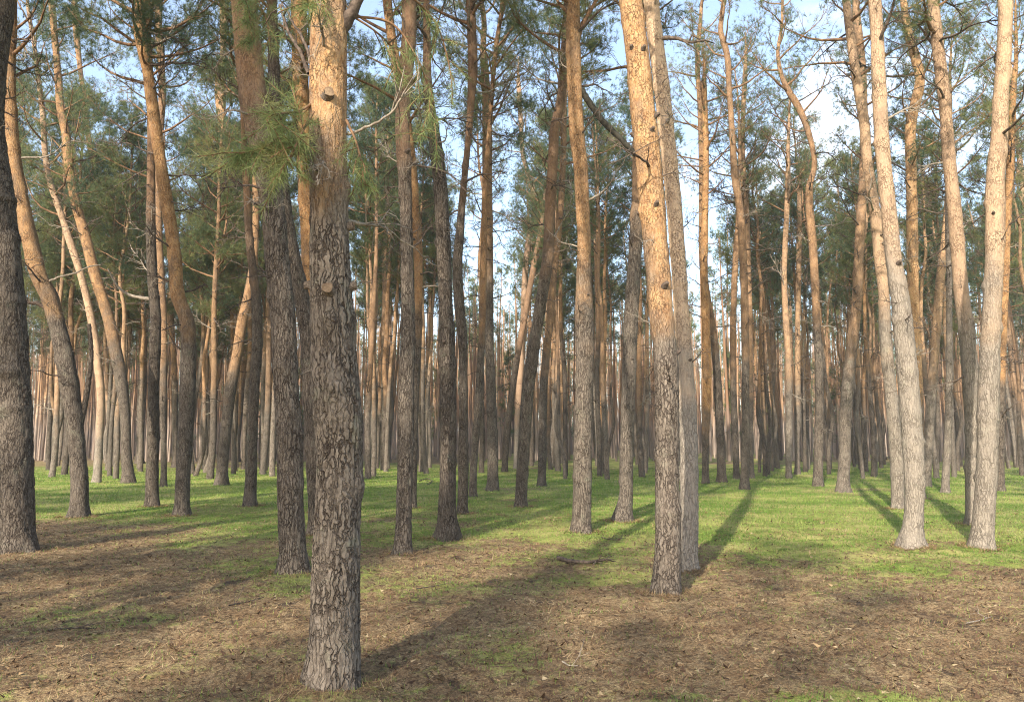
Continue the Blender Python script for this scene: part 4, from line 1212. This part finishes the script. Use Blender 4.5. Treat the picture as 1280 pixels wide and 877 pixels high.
# ------------------------------------------------------------------ fallen branches and sticks
def stick(label, pix, r, mat, twigs=0, seed=1, cat="stick", name="fallen_stick", group="sticks lying on the forest floor"):
    rng = np.random.default_rng(seed)
    P = np.array([on_ground(x, y) for x, y in pix])
    P[:, 2] = ground_z(P[:, 0], P[:, 1]) + r * 0.8 + 0.012
    B = P[0].copy()
    P4 = catmull(np.column_stack([P - B, np.linspace(r, r * .55, len(P))]), 0.03)
    P4[1:-1, :3] += rng.normal(0, r * .18, (len(P4) - 2, 3))
    g = Geo(); g.add_tube(P4[:, :3], P4[:, 3], 8)
    for i in range(twigs):
        k = rng.integers(len(P4) // 5, len(P4) - 1)
        e = unit(rng.normal(0, 1, 3) * np.array([1, 1, .25]) + np.array([0, 0, .5])); l = rng.uniform(.1, .45)
        p = P4[k, :3]
        g.add_tube(np.array([p, p + e * l * .5, p + unit(e + rng.normal(0, .35, 3)) * l]), [r * .5, r * .35, r * .15], 5)
        for _ in range(2):
            e2 = unit(e + rng.normal(0, .5, 3)); p2 = p + e * l * .4
            g.add_tube(np.array([p2, p2 + e2 * l * .25, p2 + e2 * l * .45]), [r * .3, r * .22, r * .1], 4)
    o = g.build(name, [mat]); o.location = B
    tag(o, label, cat, group)


stick("dark straight stick lying across the litter edge before the big rust pine", [(697, 703), (715, 705), (735, 706), (757, 704)], .030, M_TWIG, 3, 1)
stick("dark twiggy branch lying in the moss past the pale footed pine", [(524, 601), (533, 598), (540, 602), (534, 606)], .022, M_TWIG, 6, 2, "branch", "fallen_branch")
stick("short pale twig on the litter below the big rust pine", [(703, 829), (712, 834), (722, 838)], .006, M_PALETWIG, 1, 3)
stick("thin grey twig on brown litter beside the knotted pine's shadow", [(520, 738), (545, 733), (566, 731)], .006, M_TWIG, 2, 4)
stick("thin pale twig resting near the bottom of the moss before the brightest pale pine", [(1208, 778), (1225, 774), (1240, 768)], .006, M_PALETWIG, 1, 5)
stick("dark twig in the shaded litter below the dark edge pine", [(60, 792), (92, 786), (118, 784)], .008, M_TWIG, 2, 6)
stick("brown twig crossing the sunny litter before the reddish pine", [(286, 762), (312, 752), (330, 748)], .007, M_TWIG, 2, 7)
stick("small twig lying under the blue grey pine where litter meets moss", [(752, 672), (765, 676), (782, 675)], .009, M_TWIG, 2, 8)

# ------------------------------------------------------------------ the air between the trunks
HAZE = 0.0007
V8 = np.array([[x, y, z] for z in (-1.3, 24.0) for y in (-70, 710) for x in (-610, 610)], float)
hm, nt = new_mat("thin_haze")
pv = nt.nodes.new("ShaderNodeVolumePrincipled"); pv.inputs["Density"].default_value = HAZE
pv.inputs["Color"].default_value = (0.90, 0.93, 0.96, 1); pv.inputs["Anisotropy"].default_value = 0.0
ho = nt.nodes.new("ShaderNodeOutputMaterial"); nt.links.new(pv.outputs[0], ho.inputs["Volume"])
hz = mk("haze", V8, [(np.array([[0, 2, 3, 1], [4, 5, 7, 6], [0, 1, 5, 4], [2, 6, 7, 3], [0, 4, 6, 2], [1, 3, 7, 5]]), 0)], [hm], smooth=False)
tag(hz, "thin pale haze hanging between the far trunks", kind="stuff")

# ------------------------------------------------------------------ picture settings
SC.view_settings.view_transform = "Standard"; SC.view_settings.look = "None"
SC.view_settings.exposure = 1.32; SC.view_settings.gamma = 1.0
SC.view_settings.use_curve_mapping = False
SC.render.engine = "CYCLES"
SC.cycles.use_denoising = True; SC.cycles.denoiser = "OPENIMAGEDENOISE"; SC.cycles.denoising_prefilter = "NONE"; SC.cycles.filter_width = 1.1
SC.cycles.max_bounces = 6; SC.cycles.diffuse_bounces = 4; SC.cycles.transmission_bounces = 4; SC.cycles.volume_bounces = 0
SC.cycles.sample_clamp_indirect = 6.0
SC.render.film_transparent = False
